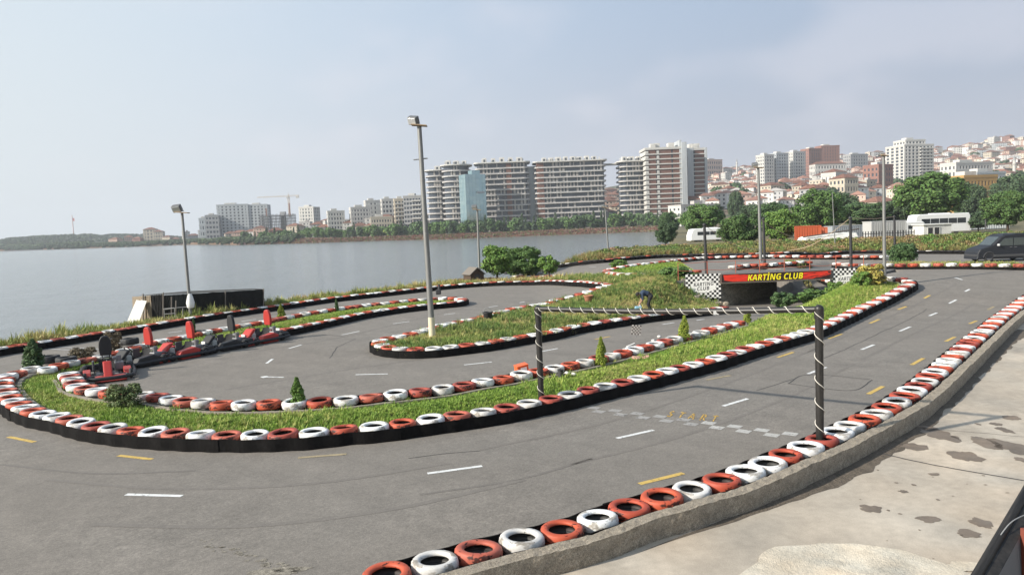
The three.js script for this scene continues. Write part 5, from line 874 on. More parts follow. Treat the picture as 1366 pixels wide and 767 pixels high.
block('cream block with domed red roof on the left far shore', 200, 16, 306, 1140, { bays: 4, floors: 5, wall: 'cream', turn: 0.2, roof: 'hip' });
block('low cream block beside the domed block on the left far shore', 211, 12, 309, 1130, { bays: 4, floors: 4, wall: 'cream', turn: 0.2, roof: 'hip' });
block('small pale block alone on the ridge beside the minaret', 950, 25, 214, 1180, { bays: 7, floors: 4, wall: 'pink', turn: 0.4, pier: 0.4 });
block('white and brown high rise flats with two fronts on the hill', 1021, 16, 208, 820, { bays: 4, floors: 11, wall: 'white', turn: 0.35, pier: 0.45 });
block('blue grey high rise flats between the hill towers', 1039, 19, 206, 830, { bays: 5, floors: 12, wall: 'pale', turn: 0.3, pier: 0.45 });
block('white high rise flats left of the brick red shell', 1061, 20, 204, 850, { bays: 5, floors: 11, wall: 'white', turn: 0.35, pier: 0.5 });
block('brick red unfinished high rise on the hill', 1083, 22, 200, 880, { bays: 6, floors: 12, wall: 'rose', turn: 0.35, pier: 0.6 });
block('tall brick red shell topped by steel rods on the hill', 1104, 26, 196, 885, { bays: 7, floors: 12, wall: 'rose', turn: 0.15, pier: 0.6 });
block('long white school like block with red roof below the brick shell', 1105, 44, 219, 800, { bays: 11, floors: 4, wall: 'white', turn: 0.12, roof: 'hip', depth: 12 });
block('large white high rise with stepped top on the hill', 1214, 44, 196, 620, { bays: 8, floors: 15, wall: 'white', turn: 0.2, pier: 0.42, band: 0.35, depth: 22, bands: 0.45, top2: false });
block('narrow upper storeys of the large white high rise', 1214, 30, 189, 622, { bays: 6, floors: 17, wall: 'white', turn: 0.2, pier: 0.4, band: 0.35, depth: 14 });
block('ochre yellow block below the hillside houses', 1294, 54, 238, 330, { bays: 10, floors: 4, wall: 'ochre', turn: 0.25, pier: 0.6, depth: 12 });
block('pale blue grey block behind the ochre block', 1310, 46, 233, 380, { bays: 9, floors: 5, wall: 'pale', turn: 0.25, pier: 0.5, depth: 12 });
block('long grey white block with many windows above the large tree', 1290, 62, 219, 520, { bays: 12, floors: 5, wall: 'white', turn: 0.3, pier: 0.55, depth: 13 });
block('brown mid rise beside the large white high rise', 1172, 26, 222, 560, { bays: 6, floors: 6, wall: 'rose', turn: 0.4, pier: 0.5 });
block('grey mid rise at the ridge right of the brick shell', 1142, 28, 207, 1000, { bays: 7, floors: 6, wall: 'grey', turn: 0.3 });
block('cream mid rise above the orange container', 1126, 22, 238, 480, { bays: 5, floors: 4, wall: 'cream', turn: 0.3, roof: 'hip' });
block('white gabled hall among the hillside houses', 1113, 22, 230, 600, { bays: 3, floors: 2, wall: 'white', turn: 0.5, pier: 0.75, roof: 'hip' });
{ // unfinished concrete frame
  const D = 860, pt = A(370, 288, D), x = pt.x, base = terrain(x, -D) - 2, t = thing('unfinished_building', 'dark unfinished concrete frame building under the tower crane', 'building', V3(x, base, -D), 0.1); const h = pt.y - base, n = 8, w = 38, d = 18;
  for (let f = 0; f <= n; f++) part('floor_slab', G_(w, 0.5, d), M.bw.dark, t, [0, h * f / n, 0]); for (let i = 0; i < 9; i++) for (const z of [-8, 0, 8]) part('column', G_(0.7, h + 2, 0.7), M.bw.dark, t, [-w / 2 + 1 + i * (w - 2) / 8, h / 2 + 1, z]); part('lift_core', G_(6, h + 5, 6), M.bw.grey, t, [6, h / 2 + 2, 0]);
  for (const [a, b] of [[-12, 9], [14, 14]]) part('scaffold_mast', G_(1.2, b, 1.2), M.bw.rose, t, [a, h + b / 2, 2]);
}
{ // tower crane
  const D = 870, b = A(386, 290, D), tp = A(385.5, 262, D), t = thing('tower_crane', 'yellow tower crane over the unfinished building', 'crane', V3(b.x, b.y, -D)); const h = tp.y - b.y, cm = mat(0.5, 0.4, 0.3, 0.6), l = [];
  for (const sx of [-1, 1]) for (const sz of [-1, 1]) l.push(G_(0.3, h, 0.3, sx * 0.9, h / 2, sz * 0.9)); for (let y = 0; y < h; y += 2) for (const s of [-1, 1]) l.push(bar([-0.9, y, s * 0.9], [0.9, y + 2, s * 0.9], 0.1, 4)); part('mast', merge(l), cm, t);
  const j = [], L = -36; for (const [y, z] of [[0, 0.7], [0, -0.7], [1.3, 0]]) j.push(bar([12, h + y, z], [L, h + y * 0.6, z], 0.16, 5)); for (let x = L; x < 10; x += 2.5) j.push(bar([x, h, 0.7], [x + 1.25, h + 1, 0], 0.09, 4), bar([x + 1.25, h + 1, 0], [x + 2.5, h, 0.7], 0.09, 4)); part('jib', merge(j), cm, t); part('cab', G_(1.8, 2.2, 1.6), M.bw.white, t, [-1, h - 1, 1]); part('counterweight', G_(3.2, 3, 1.6), M.bw.white, t, [10.5, h - 0.6, 0]); part('apex', bar([0, h, 0], [0, h + 5, 0], 0.4, 5, 0.1), cm, t);
}
// ---------------------------------------------------------------- curved balcony towers and the brick tower
function rrShape(w, d, rad, tail = rad) { const s = new THREE.Shape(); s.moveTo(-w / 2 + rad, -d / 2); s.lineTo(w / 2 - tail, -d / 2); s.absarc(w / 2 - tail, -d / 2 + tail, tail, -Math.PI / 2, 0); s.lineTo(w / 2, d / 2 - tail); s.absarc(w / 2 - tail, d / 2 - tail, tail, 0, Math.PI / 2); s.lineTo(-w / 2 + rad, d / 2); s.absarc(-w / 2 + rad, d / 2 - rad, rad, Math.PI / 2, Math.PI); s.lineTo(-w / 2, -d / 2 + rad); s.absarc(-w / 2 + rad, -d / 2 + rad, rad, Math.PI, Math.PI * 1.5); return s; }
const exUp = (s, h) => new THREE.ExtrudeGeometry(s, { depth: h, bevelEnabled: false, curveSegments: 10 }).rotateX(-Math.PI / 2);
function balconyTower(label, x0, x1, yTop, D, { depth = 20, rad = 8, floors = 13, turn = 0, pier = null, brickBays = null, roofy = 4, over = 1.5 } = {}) {
  const w = (x1 - x0) * D / 1000, pt = A((x0 + x1) / 2, yTop, D), base = terrain(pt.x, -D) - 1, h = pt.y - base, fh = h / floors; rad = Math.min(rad, depth / 2 - 0.5, w / 2 - 1);
  const t = thing('balcony_tower', label, 'building', V3(pt.x, base, -D), turn);
  part('glazing', exUp(rrShape(w - over * 2, depth - over * 2, Math.max(1, rad - over)), h), glassM, t);
  const slab = exUp(rrShape(w, depth, rad), 0.34), rail = exUp(rrShape(w - 0.2, depth - 0.2, rad), 0.55);
  const ring = (() => { const s = rrShape(w - 0.1, depth - 0.1, rad), hole = rrShape(w - 0.8, depth - 0.8, Math.max(0.8, rad - 0.35)); s.holes.push(new THREE.Path(hole.getPoints(10).reverse())); return exUp(s, 0.62); })();
  for (let f = 1; f <= floors; f++) { const sl = part('balcony_slab', slab, M.bw.white, t, [rr(-0.15, 0.15), f * fh - 0.34, rr(-0.15, 0.15)]); if (f < floors) part('parapet', ring, rnd() < 0.15 ? M.bw.grey : M.bw.plum, sl, [0, 0.34, 0]); }
  // wall piers and curtains between the windows, uneven as built
  const front = []; const nx = Math.round(w / 2.6); for (let f = 0; f < floors; f++) for (let i = 0; i < nx; i++) { if (rnd() < 0.42) continue; const ww = rr(0.5, 1.5), x = -w / 2 + over + 1 + (w - over * 2 - 2) * (i + 0.5) / nx; if (Math.abs(x) > w / 2 - rad * 0.75) continue; front.push(G_(ww, fh - 0.5, 0.25, x, f * fh + fh / 2 - 0.1, depth / 2 - over + 0.16)); }
  if (front.length) { const o = part('wall_piers', merge(front), M.bw.tan, t); o.userData.kind = 'stuff'; }
  if (pier) for (let f = 0; f < floors; f++) part('brick_panel', G_(pier[1] * w, fh - 0.5, 0.5), M.bw.brick, t, [pier[0] * w, f * fh + fh / 2, depth / 2 - over + 0.6]);
  if (roofy) { const l = []; part('roof_slab', exUp(rrShape(w + 1.5, depth + 1.5, rad), 0.7), M.bw.white, t, [0, h, 0]); for (let i = 0; i < roofy; i++) { const x = -w * 0.4 + w * 0.8 * (i + 0.5) / roofy, p = part('roof_pavilion', G_(rr(2.5, 4), rr(2.4, 3.8), 6), M.bw.white, t, [x, h + 2.2, rr(-2, 3)]); part('opening', G_(1.3, 1.5, 0.1), glassM, p, [0, 0, 3.02]); } for (let i = 0; i < roofy * 2; i++) part('roof_fin', G_(0.5, rr(2, 3.6), 1.5), M.bw.white, t, [rr(-w * 0.45, w * 0.45), h + 1.8, rr(-3, 4)]); }
  return t;
}
const DT = 515;
balconyTower('leftmost curved balcony tower, lowest of the round white stacks', 568, 600, 229, DT + 25, { rad: 9, floors: 12, depth: 22, roofy: 1 });
balconyTower('second curved balcony tower behind the mirrored glass tower', 589, 628, 222, DT + 5, { rad: 9, floors: 13, depth: 22, roofy: 3 });
balconyTower('wide balcony tower right of the mirrored glass tower', 634, 705, 219, DT, { rad: 4, floors: 13, pier: [0.12, 0.09], depth: 22, roofy: 5 });
balconyTower('widest balcony block with long white slabs beside the plain grey shaft', 712, 806, 217, DT, { rad: 3.5, floors: 13, pier: [-0.42, 0.1], depth: 22, roofy: 8 });
balconyTower('narrow balcony block touching the brick tower', 823, 860, 217, DT, { rad: 6, floors: 13, depth: 20, roofy: 3 });
function slabThing(name, label, cat, x0, x1, yt, D, depth, m, yb) { const w = (x1 - x0) * D / 1000, pt = A((x0 + x1) / 2, yt, D), base = yb ? A((x0 + x1) / 2, yb, D).y : terrain(pt.x, -D) - 1, h = pt.y - base; const t = thing(name, label, cat, V3(pt.x, base, -D)); return { t, w, h }; }
{ const { t, w, h } = slabThing('stair_shaft', 'plain grey stair shaft between two balcony blocks', 'building', 703.5, 713, 223, DT + 3, 12, null); part('shaft', G_(w, h, 14, 0, h / 2, 0), M.bw.pale, t); part('edge_fin', G_(0.8, h, 14.6, w / 2 - 0.2, h / 2, 0), M.bw.grey, t); }
{ const { t, w, h } = slabThing('roof_bridge', 'thin white roof bridge linking the balcony blocks', 'roof bridge', 700, 862, 218, DT + 4, 8, null, 221.5); t.rotation.z = 0.0; part('slab', G_(w, 0.9, 8, 0, 0.4, 0), M.bw.white, t); part('soffit_beam', G_(w, 0.5, 1, 0, -0.3, 3), M.bw.grey, t); }
{ // mirrored glass tower in front, turned so that two faces show
  const D = 492, { t, w, h } = slabThing('glass_tower', 'mirrored blue green glass tower with a notched top', 'building', 611, 648, 233, D, 16, null); t.rotation.y = 0.5;
  const W = 14.5, P = 9.5, gm = [[0.34, 0.46, 0.47], [0.37, 0.49, 0.49], [0.31, 0.44, 0.46]].map(c => new THREE.MeshStandardMaterial({ color: rgb(...c), roughness: 0.12, metalness: 0.75 })), n = 14, fh = h / n;
  part('frame', merge([G_(W - 0.3, h, P - 0.3, 0, h / 2, 0), G_(W * 0.4, 2.6, P * 0.6, W * 0.1, h + 1.3, 0)]), gm[2], t);
  for (let f = 0; f < n; f++) { for (let i = 0; i < 6; i++) { if (f > 9 && i > 3 && i < 5) continue; part('glass_panel', G_(W / 6 - 0.12, fh - 0.14, 0.2), pick(gm), t, [-W / 2 + W / 6 * (i + 0.5), fh * (f + 0.5), P / 2]); } for (let i = 0; i < 4; i++) for (const s of [-1, 1]) part('glass_panel', G_(0.2, fh - 0.14, P / 4 - 0.12), pick(gm), t, [s * W / 2, fh * (f + 0.5), -P / 2 + P / 4 * (i + 0.5)]); }
  part('notch_ledge', G_(W * 0.34, 1.2, 1.2, W * 0.22, h * 0.7, P / 2 + 0.4), M.bw.pale, t);
}
function brickTower(label, x0, x1, yt, D, o) {
  const { t, w, h } = slabThing('brick_tower', label, 'building', x0, x1, yt, D, 18, null); const n = o.floors, fh = h / n, dep = 20; t.rotation.y = o.turn ?? 0;
  part('core', G_(w - 0.8, h, dep - 0.8, 0, h / 2, 0), glassM, t);
  for (let f = 0; f < n; f++) { part('floor_band', G_(w + 1.2, 0.7, dep + 1.6, 0, 0, 0), M.bw.white, t, [0, (f + 1) * fh - 0.35, 0]); for (const [a, b] of o.panels) part('brick_panel', G_(b * w, fh - 0.7, dep + 0.3), M.bw.brick, t, [a * w, f * fh + (fh - 0.7) / 2, 0]); for (const [a, b] of o.strips ?? []) part('balcony_end', G_(b * w, fh * 0.5, dep + 1.4), M.bw.white, t, [a * w, f * fh + fh * 0.3, 0]); }
  for (const [a, b, hh, z] of o.shafts ?? []) part('shaft', G_(b * w, h + hh, dep + z, 0, (h + hh) / 2, 0), M.bw.pale, t, [a * w, 0, 0]);
  for (let i = 0; i < 4; i++) part('roof_pavilion', G_(rr(2.5, 4), rr(2.5, 4.5), 6), M.bw.white, t, [rr(-w * 0.3, w * 0.3), h + 2, rr(-3, 5)]); part('roof_slab', G_(w + 1.4, 0.8, dep + 1.6), M.bw.white, t, [0, h + 0.4, 0]);
  return t;
}
brickTower('tall brick tower with white bands and twin pale shafts', 858, 906, 200, DT - 8, { floors: 15, panels: [[-0.33, 0.2], [0.03, 0.32], [0.34, 0.2]], strips: [[-0.47, 0.08], [-0.17, 0.06]], shafts: [[0.53, 0.14, 3.5, 3], [0.44, 0.06, 5, 1]] });
brickTower('second brick tower with dark corner windows behind the pale shafts', 913, 936, 201, DT + 6, { floors: 15, panels: [[0.16, 0.5]], strips: [], shafts: [[-0.36, 0.34, 1, 2], [0.52, 0.14, 1, 2]] });
{ // rooftop terrace plants on the brick tower are small dark shapes; podium along the shore
  const { t, w, h } = slabThing('podium', 'long low white podium at the foot of the balcony blocks', 'building', 716, 912, 297, DT - 16, 12, null); const n = 14; for (let i = 0; i < n; i++) part('canopy_panel', G_(w / n - 0.6, 0.8, 8, 0, 0, 0), M.bw.white, t, [-w / 2 + w / n * (i + 0.5), h + rr(-0.5, 0.3), 0]); part('shop_front', G_(w, h - 0.6, 7, 0, h / 2 - 0.3, 0), M.bw.dark, t);
}
{ // minarets
  for (const [px, yt, yb, D, lab] of [[983.5, 212, 228, 1150, 'white minaret on the ridge beside the pink block'], [1354, 208, 236, 560, 'pale minaret among the right hillside houses']]) { const b = A(px, yb, D), tp = A(px, yt, D), h = tp.y - b.y, t = thing('minaret', lab, 'minaret', b); part('shaft', new THREE.CylinderGeometry(1.0, 1.3, h * 0.8 + 10, 10).translate(0, h * 0.4 - 5, 0), M.bw.white, t); part('balcony_ring', new THREE.CylinderGeometry(1.7, 1.3, 1.2, 10), M.bw.white, t, [0, h * 0.6, 0]); part('spire', new THREE.ConeGeometry(1.1, h * 0.28, 10), M.bw.grey, t, [0, h * 0.92, 0]); }
  const b = A(98, 322, 1700), t2 = A(95, 287, 1700), t = thing('flagpole', 'tall red and white mast with flag on the wooded headland', 'flagpole', V3(b.x, b.y - 8, b.z)); const h = t2.y - b.y + 8, l = t2.x - b.x; part('mast', bar([0, 0, 0], [l, h, 0], 1.4, 6, 0.7), mat(0.6, 0.42, 0.4, 0.7), t); const fl = new THREE.PlaneGeometry(5, 6.5, 6, 2), p = fl.attributes.position; for (let i = 0; i < p.count; i++) p.setZ(i, Math.sin(p.getX(i) * 0.8)); fl.computeVertexNormals(); part('flag', fl, mat(0.4, 0.1, 0.09, 0.8, { side: THREE.DoubleSide }), t, [l + 2.5, h * 0.85, 0]);
}
{ // jetty with piles, low breakwater on the left
  const t = thing('jetty', 'low dark jetty on stout piles at the far shore', 'jetty', V3(0, 0, 0)); const m = mat(0.14, 0.09, 0.08, 0.9); const a = A(320, 326.5, 640), b = A(384, 324.5, 632); a.y = b.y = -0.3; part('deck', bar(a, b, 0.45, 6), m, t); for (let i = 0; i < 10; i++) { const q = a.clone().lerp(b, i / 9); part('pile', G_(1.2, 2.6, 1.6, 0, -0.6, 0), m, t, [q.x, q.y, q.z + 0.8]); }
  const c = A(4, 335.5, 1150), d = A(52, 333.5, 1150); c.y = d.y = -1.2; const br = top('breakwater', bar(c, d, 1.1, 6), mat(0.14, 0.14, 0.15, 0.9), 'thin dark breakwater off the left headland', 'breakwater');
}
// ---------------------------------------------------------------- trees and hedge along the far shore
{
  const kinds = [['conical dark conifer on the far shore', CR.farCone, M.leafD, [3.0, 4.4], 4.2], ['round green tree on the far shore', CR.far, M.leafA, [3.8, 3.8], 4.0], ['dark round tree on the far shore', CR.far2, M.leafC, [3.6, 3.8], 4.0]];
  const group = ['conifers', 'green trees', 'dark trees'];
  let n = 0; for (let u = 330; u < 905; u += rr(4.0, 7.2)) { const D = lut(COAST, u) + rr(15, 34), x = (u - 683) / 1000 * D, k = u > 700 ? pick([0, 0, 2, 1]) : pick([0, 1, 1, 2]), [lab, cg, lm, R, ch] = kinds[k], s = rr(0.75, 1.2); tree('shore_tree', lab, V3(x, terrain(x, -D) - 0.3, -D), [R[0] * s, R[1] * s], ch * s, lm, cg, group[k] + ' along the far shore'); n++; }
  tree('shore_tree', 'single bright yellow green tree in front of the far shore trees', V3((521 - 683) / 1000 * 545, terrain((521 - 683) / 1000 * 545, -545) - 0.2, -545), [3.2, 3.6], 3.4, M.leafY, CR.far, undefined);
  // hillside trees
  for (let i = 0; i < 40; i++) { const u = rr(935, 1390), D = rr(330, 1150), x = (u - 683) / 1000 * D, s = rr(0.8, 1.5); tree('hillside_tree', 'dark tree growing between the hillside houses', V3(x, terrain(x, -D) - 0.5, -D), [5 * s, 5 * s], 5.5 * s, pick([M.leafC, M.leafD]), pick([CR.far, CR.far2]), 'trees between the hillside houses'); }
  // reddish scrub on the embankment
  const pts = []; for (let i = 0; i < 3600; i++) { const u = rr(335, 930), D = lut(COAST, u) + rr(-1, 10); pts.push([(u - 683) / 1000 * D, D, rr(0.5, 1.0), rnd()]); }
  const sg = crown({ n: 30, R: [1, 0.8, 1], clumps: 5, leaf: 0.7, cs: 0.5 }), im = new THREE.InstancedMesh(sg, leafM(1, 1, 1, { transmission: 0 }), pts.length), m = new THREE.Matrix4(), c = new THREE.Color();
  pts.forEach(([x, D, s, k], i) => { m.makeScale(s, s, s).setPosition(x, terrain(x, -D) + 0.5, -D); im.setMatrixAt(i, m); const v = rr(0.7, 1.3); if (k < 0.62) c.setRGB(0.24 * v, 0.115 * v, 0.085 * v); else if (k < 0.85) c.setRGB(0.14 * v, 0.15 * v, 0.05 * v); else c.setRGB(0.3 * v, 0.24 * v, 0.17 * v); im.setColorAt(i, c); });
  im.name = 'shore_scrub'; scene.add(im); tag(im, 'reddish brown scrub along the far embankment', 'scrub', null, 'stuff');
  // far wood on the left headland
  const wp = []; for (let i = 0; i < 5200; i++) { const u = rr(-160, 400), c0 = lut(COAST, u), D = rnd() < 0.5 ? c0 + rr(4, 60) : rr(c0 + 30, c0 + 900); if (u > 320 && D > c0 + 45) continue; wp.push([(u - 683) / 1000 * D, D, u > 125 ? 0.58 : 1]); }
  const wg = crown({ n: 60, R: [1, 0.9, 1], clumps: 8, leaf: 0.62, cs: 0.5 }), iw = new THREE.InstancedMesh(wg, leafM(1, 1, 1, { transmission: 0 }), wp.length); wp.forEach(([x, D, q], i) => { const s = rr(3.2, 5.6) * q; m.makeScale(s, s, s).setPosition(x, terrain(x, -D) + s * 0.7, -D); iw.setMatrixAt(i, m); const v = rr(0.7, 1.25); c.setRGB(0.06 * v, 0.105 * v, 0.04 * v); iw.setColorAt(i, c); });
  iw.name = 'far_wood'; scene.add(iw); tag(iw, 'far wood covering the left headland and its shore', 'wood', null, 'stuff');
}

// ---------------------------------------------------------------- karts
const kRed = mat(0.40, 0.03, 0.022, 0.45), kRed2 = mat(0.34, 0.035, 0.026, 0.5), kBlk = mat(0.016, 0.016, 0.018, 0.6), kMet = mat(0.2, 0.2, 0.21, 0.5, { metalness: 0.7 });
const padShape = (() => { const s = new THREE.Shape(); s.moveTo(-0.13, 0); s.lineTo(0.13, 0); s.bezierCurveTo(0.17, 0.2, 0.16, 0.4, 0.09, 0.52); s.bezierCurveTo(0.05, 0.57, -0.05, 0.57, -0.09, 0.52); s.bezierCurveTo(-0.16, 0.4, -0.17, 0.2, -0.13, 0); return s; })();
const KG = {
  pad: new THREE.ExtrudeGeometry(padShape, { depth: 0.05, bevelEnabled: true, bevelSize: 0.025, bevelThickness: 0.03, bevelSegments: 3, curveSegments: 8 }).translate(0, 0, -0.025).rotateY(Math.PI / 2),
  tyre: new THREE.TorusGeometry(0.095, 0.05, 10, 20), tyreR: new THREE.TorusGeometry(0.1, 0.055, 10, 20).scale(1, 1, 1.7), rim: new THREE.CylinderGeometry(0.07, 0.07, 0.1, 14).rotateX(Math.PI / 2),
  pod: new THREE.ExtrudeGeometry(new THREE.Shape([[-0.36, 0.02], [0.32, 0.02], [0.4, 0.14], [0.32, 0.25], [-0.2, 0.31], [-0.38, 0.24]].map(p => new THREE.Vector2(...p))), { depth: 0.2, bevelEnabled: true, bevelSize: 0.03, bevelThickness: 0.03, bevelSegments: 2 }).translate(0, 0, -0.1),
  nose: (() => { const s = new THREE.Shape([[-0.1, 0.03], [0.34, 0.03], [0.42, 0.09], [0.36, 0.15], [0.1, 0.2], [-0.1, 0.22]].map(p => new THREE.Vector2(...p))); return new THREE.ExtrudeGeometry(s, { depth: 0.72, bevelEnabled: true, bevelSize: 0.04, bevelThickness: 0.16, bevelSegments: 3 }).translate(0, 0, -0.43); })(),
  fairing: (() => { const s = new THREE.Shape([[0.3, 0.0], [0.36, 0.02], [-0.02, 0.48], [-0.12, 0.5], [-0.1, 0.44]].map(p => new THREE.Vector2(...p))); return new THREE.ExtrudeGeometry(s, { depth: 0.22, bevelEnabled: true, bevelSize: 0.03, bevelThickness: 0.1, bevelSegments: 3 }).translate(0, 0, -0.11).scale(1, 0.82, 1); })(),
  seat: (() => { const pos = [], idx = [], uv = []; const nu = 12, nv = 10; for (let j = 0; j <= nv; j++) for (let i = 0; i <= nu; i++) { const v = j / nv, a = (i / nu - 0.5) * 2.6; const w = 0.2, up = v < 0.4 ? 0.02 + v * 0.05 : 0.04 + (v - 0.4) / 0.6 * 0.5, bk = v < 0.4 ? 0.2 - v / 0.4 * 0.34 : -0.14 - (v - 0.4) / 0.6 * 0.2; pos.push(bk + 0.1 * (1 - Math.cos(a)) * (v > 0.4 ? 1 : 0.2), up + (v < 0.5 ? 0.13 * (1 - Math.cos(a)) : 0), Math.sin(a) * w * 1.05); uv.push(i / nu, v); if (i && j) { const k = j * (nu + 1) + i; idx.push(k - nu - 2, k - 1, k - nu - 1, k - nu - 1, k - 1, k); } } const g = new THREE.BufferGeometry(); g.setAttribute('position', new THREE.Float32BufferAttribute(pos, 3)); g.setAttribute('uv', new THREE.Float32BufferAttribute(uv, 2)); g.setIndex(idx); g.computeVertexNormals(); return g; })(),
};
const seatM = mat(0.015, 0.015, 0.016, 0.9, { side: THREE.DoubleSide });
function kart(label, p, turn, body, pad, fair = body) {
  const t = thing('go_kart', label, 'go-kart', V3(p.x, H(p.x, p.z), p.z), turn); // nose points along +x
  part('floor_pan', RB(1.5, 0.03, 0.62, 0.012), kMet, t, [0, 0.075, 0]);
  part('frame', merge([tube([[0.78, 0.1, 0.3], [0.2, 0.1, 0.36], [-0.5, 0.1, 0.34], [-0.85, 0.12, 0.34]], 0.02), tube([[0.78, 0.1, -0.3], [0.2, 0.1, -0.36], [-0.5, 0.1, -0.34], [-0.85, 0.12, -0.34]], 0.02), bar([-0.62, 0.14, -0.62], [-0.62, 0.14, 0.62], 0.022), bar([0.62, 0.13, -0.56], [0.62, 0.13, 0.56], 0.018)]), kBlk, t);
  part('nose_cone', KG.nose, body, t, [0.72, 0, 0]); part('fairing', KG.fairing, fair, t, [0.42, 0.14, 0]);
  for (const s of [-1, 1]) part('side_pod', KG.pod, body, t, [-0.02, 0.02, s * 0.54]);
  part('rear_bumper', merge([RB(0.1, 0.2, 1.24, 0.045, 0, 0.2, 0), RB(0.3, 0.2, 0.1, 0.04, 0.12, 0.2, 0.6), RB(0.3, 0.2, 0.1, 0.04, 0.12, 0.2, -0.6)]), kBlk, t, [-0.96, 0, 0]);
  part('seat', KG.seat, seatM, t, [-0.2, 0.1, 0]).scale.set(1, 0.72, 1.05);
  part('guard_rail', new THREE.TubeGeometry(new THREE.CatmullRomCurve3([[1.14, 0.3], [1.14, -0.3], [0.95, -0.6], [0.4, -0.7], [-0.5, -0.72], [-0.98, -0.66], [-1.04, 0], [-0.98, 0.66], [-0.5, 0.72], [0.4, 0.7], [0.95, 0.6]].map(([x, z]) => V3(x, 0.14, z)), true), 60, 0.055, 8, true), kBlk, t);
  for (const s of [-1, 1]) { part('pedal', G_(0.03, 0.14, 0.06), kMet, t, [0.66, 0.18, s * 0.14]); part('tie_rod', bar([0.3, 0.16, s * 0.05], [0.62, 0.15, s * 0.5], 0.012, 6), kMet, t); }
  part('number_plate', RB(0.02, 0.16, 0.2, 0.008), mat(0.7, 0.7, 0.68, 0.5), t, [-1.03, 0.32, 0]); part('radiator', RB(0.26, 0.3, 0.06, 0.02), mat(0.07, 0.07, 0.075, 0.6), t, [-0.3, 0.34, 0.36]);
  const st = part('steering_wheel', new THREE.TorusGeometry(0.14, 0.016, 6, 22), kBlk, t, [0.22, 0.55, 0], [0, -Math.PI / 2, 0]); st.rotation.set(0, Math.PI / 2, 0); st.rotateX(0.75); part('column', bar([0, 0, 0], [0, 0, 0.4], 0.014, 6), kMet, st); part('spoke', G_(0.26, 0.03, 0.01), kBlk, st);
  part('engine', merge([RB(0.3, 0.26, 0.26, 0.03, 0, 0.13, 0), new THREE.CylinderGeometry(0.07, 0.07, 0.2, 12).translate(0.02, 0.34, 0), RB(0.2, 0.1, 0.16, 0.02, -0.02, 0.36, 0.1)]), kMet, t, [-0.52, 0.12, -0.34]); part('exhaust', tube([[-0.4, 0.3, -0.4], [-0.7, 0.34, -0.42], [-0.95, 0.28, -0.3]], 0.035), kMet, t); part('fuel_tank', RB(0.22, 0.26, 0.16, 0.04, 0, 0.24, 0), mat(0.5, 0.5, 0.46, 0.5), t, [0.24, 0, 0.02]);
  for (const s of [-1, 1]) part('headrest_post', bar([-0.62, 0.14, s * 0.1], [-0.56, 0.72, s * 0.1], 0.018, 6), kBlk, t);
  part('headrest', KG.pad, pad, t, [-0.55, 0.62, 0], [0, 0, -0.06]);
  for (const s of [-1, 1]) { const f = part('wheel', KG.tyre, M.rubber, t, [0.62, 0.145, s * 0.6]); part('rim', KG.rim, kMet, f); const r = part('wheel', KG.tyreR, M.rubber, t, [-0.62, 0.155, s * 0.62]); part('rim', KG.rim, kMet, r); }
  return t;
}
{
  const dir = (a, b) => Math.atan2(-(b.z - a.z), b.x - a.x);
  const c = [G(222 - 40, 486), G(240, 479), G(296, 467), G(346, 458)]; const line = [G(180, 487.5), G(237, 477), G(293, 466), G(344, 456.5)];
  const tn = dir(line[3], line[0]);
  kart('black go-kart with red headrest, second in the parked row', line[0], tn + 0.05, kBlk, kRed);
  kart('red go-kart with red headrest behind the black second kart', line[1], tn, kRed, kRed);
  kart('black go-kart with black headrest between two red karts', line[2], tn - 0.03, kBlk, kBlk);
  kart('red go-kart with red headrest at the tail of the parked row', line[3], tn + 0.04, kRed, kRed);
  const a = G(143, 503); kart('go-kart with red nose and black headrest turned towards the road', a, -1.05, kRed2, kBlk, kRed).children.forEach(c => { if (c.name === 'nose_cone') c.scale.set(0.75, 0.6, 0.8); if (c.name === 'fairing') c.scale.set(0.9, 0.9, 0.55); if (c.name === 'side_pod') c.scale.set(0.8, 0.7, 0.8); });
}
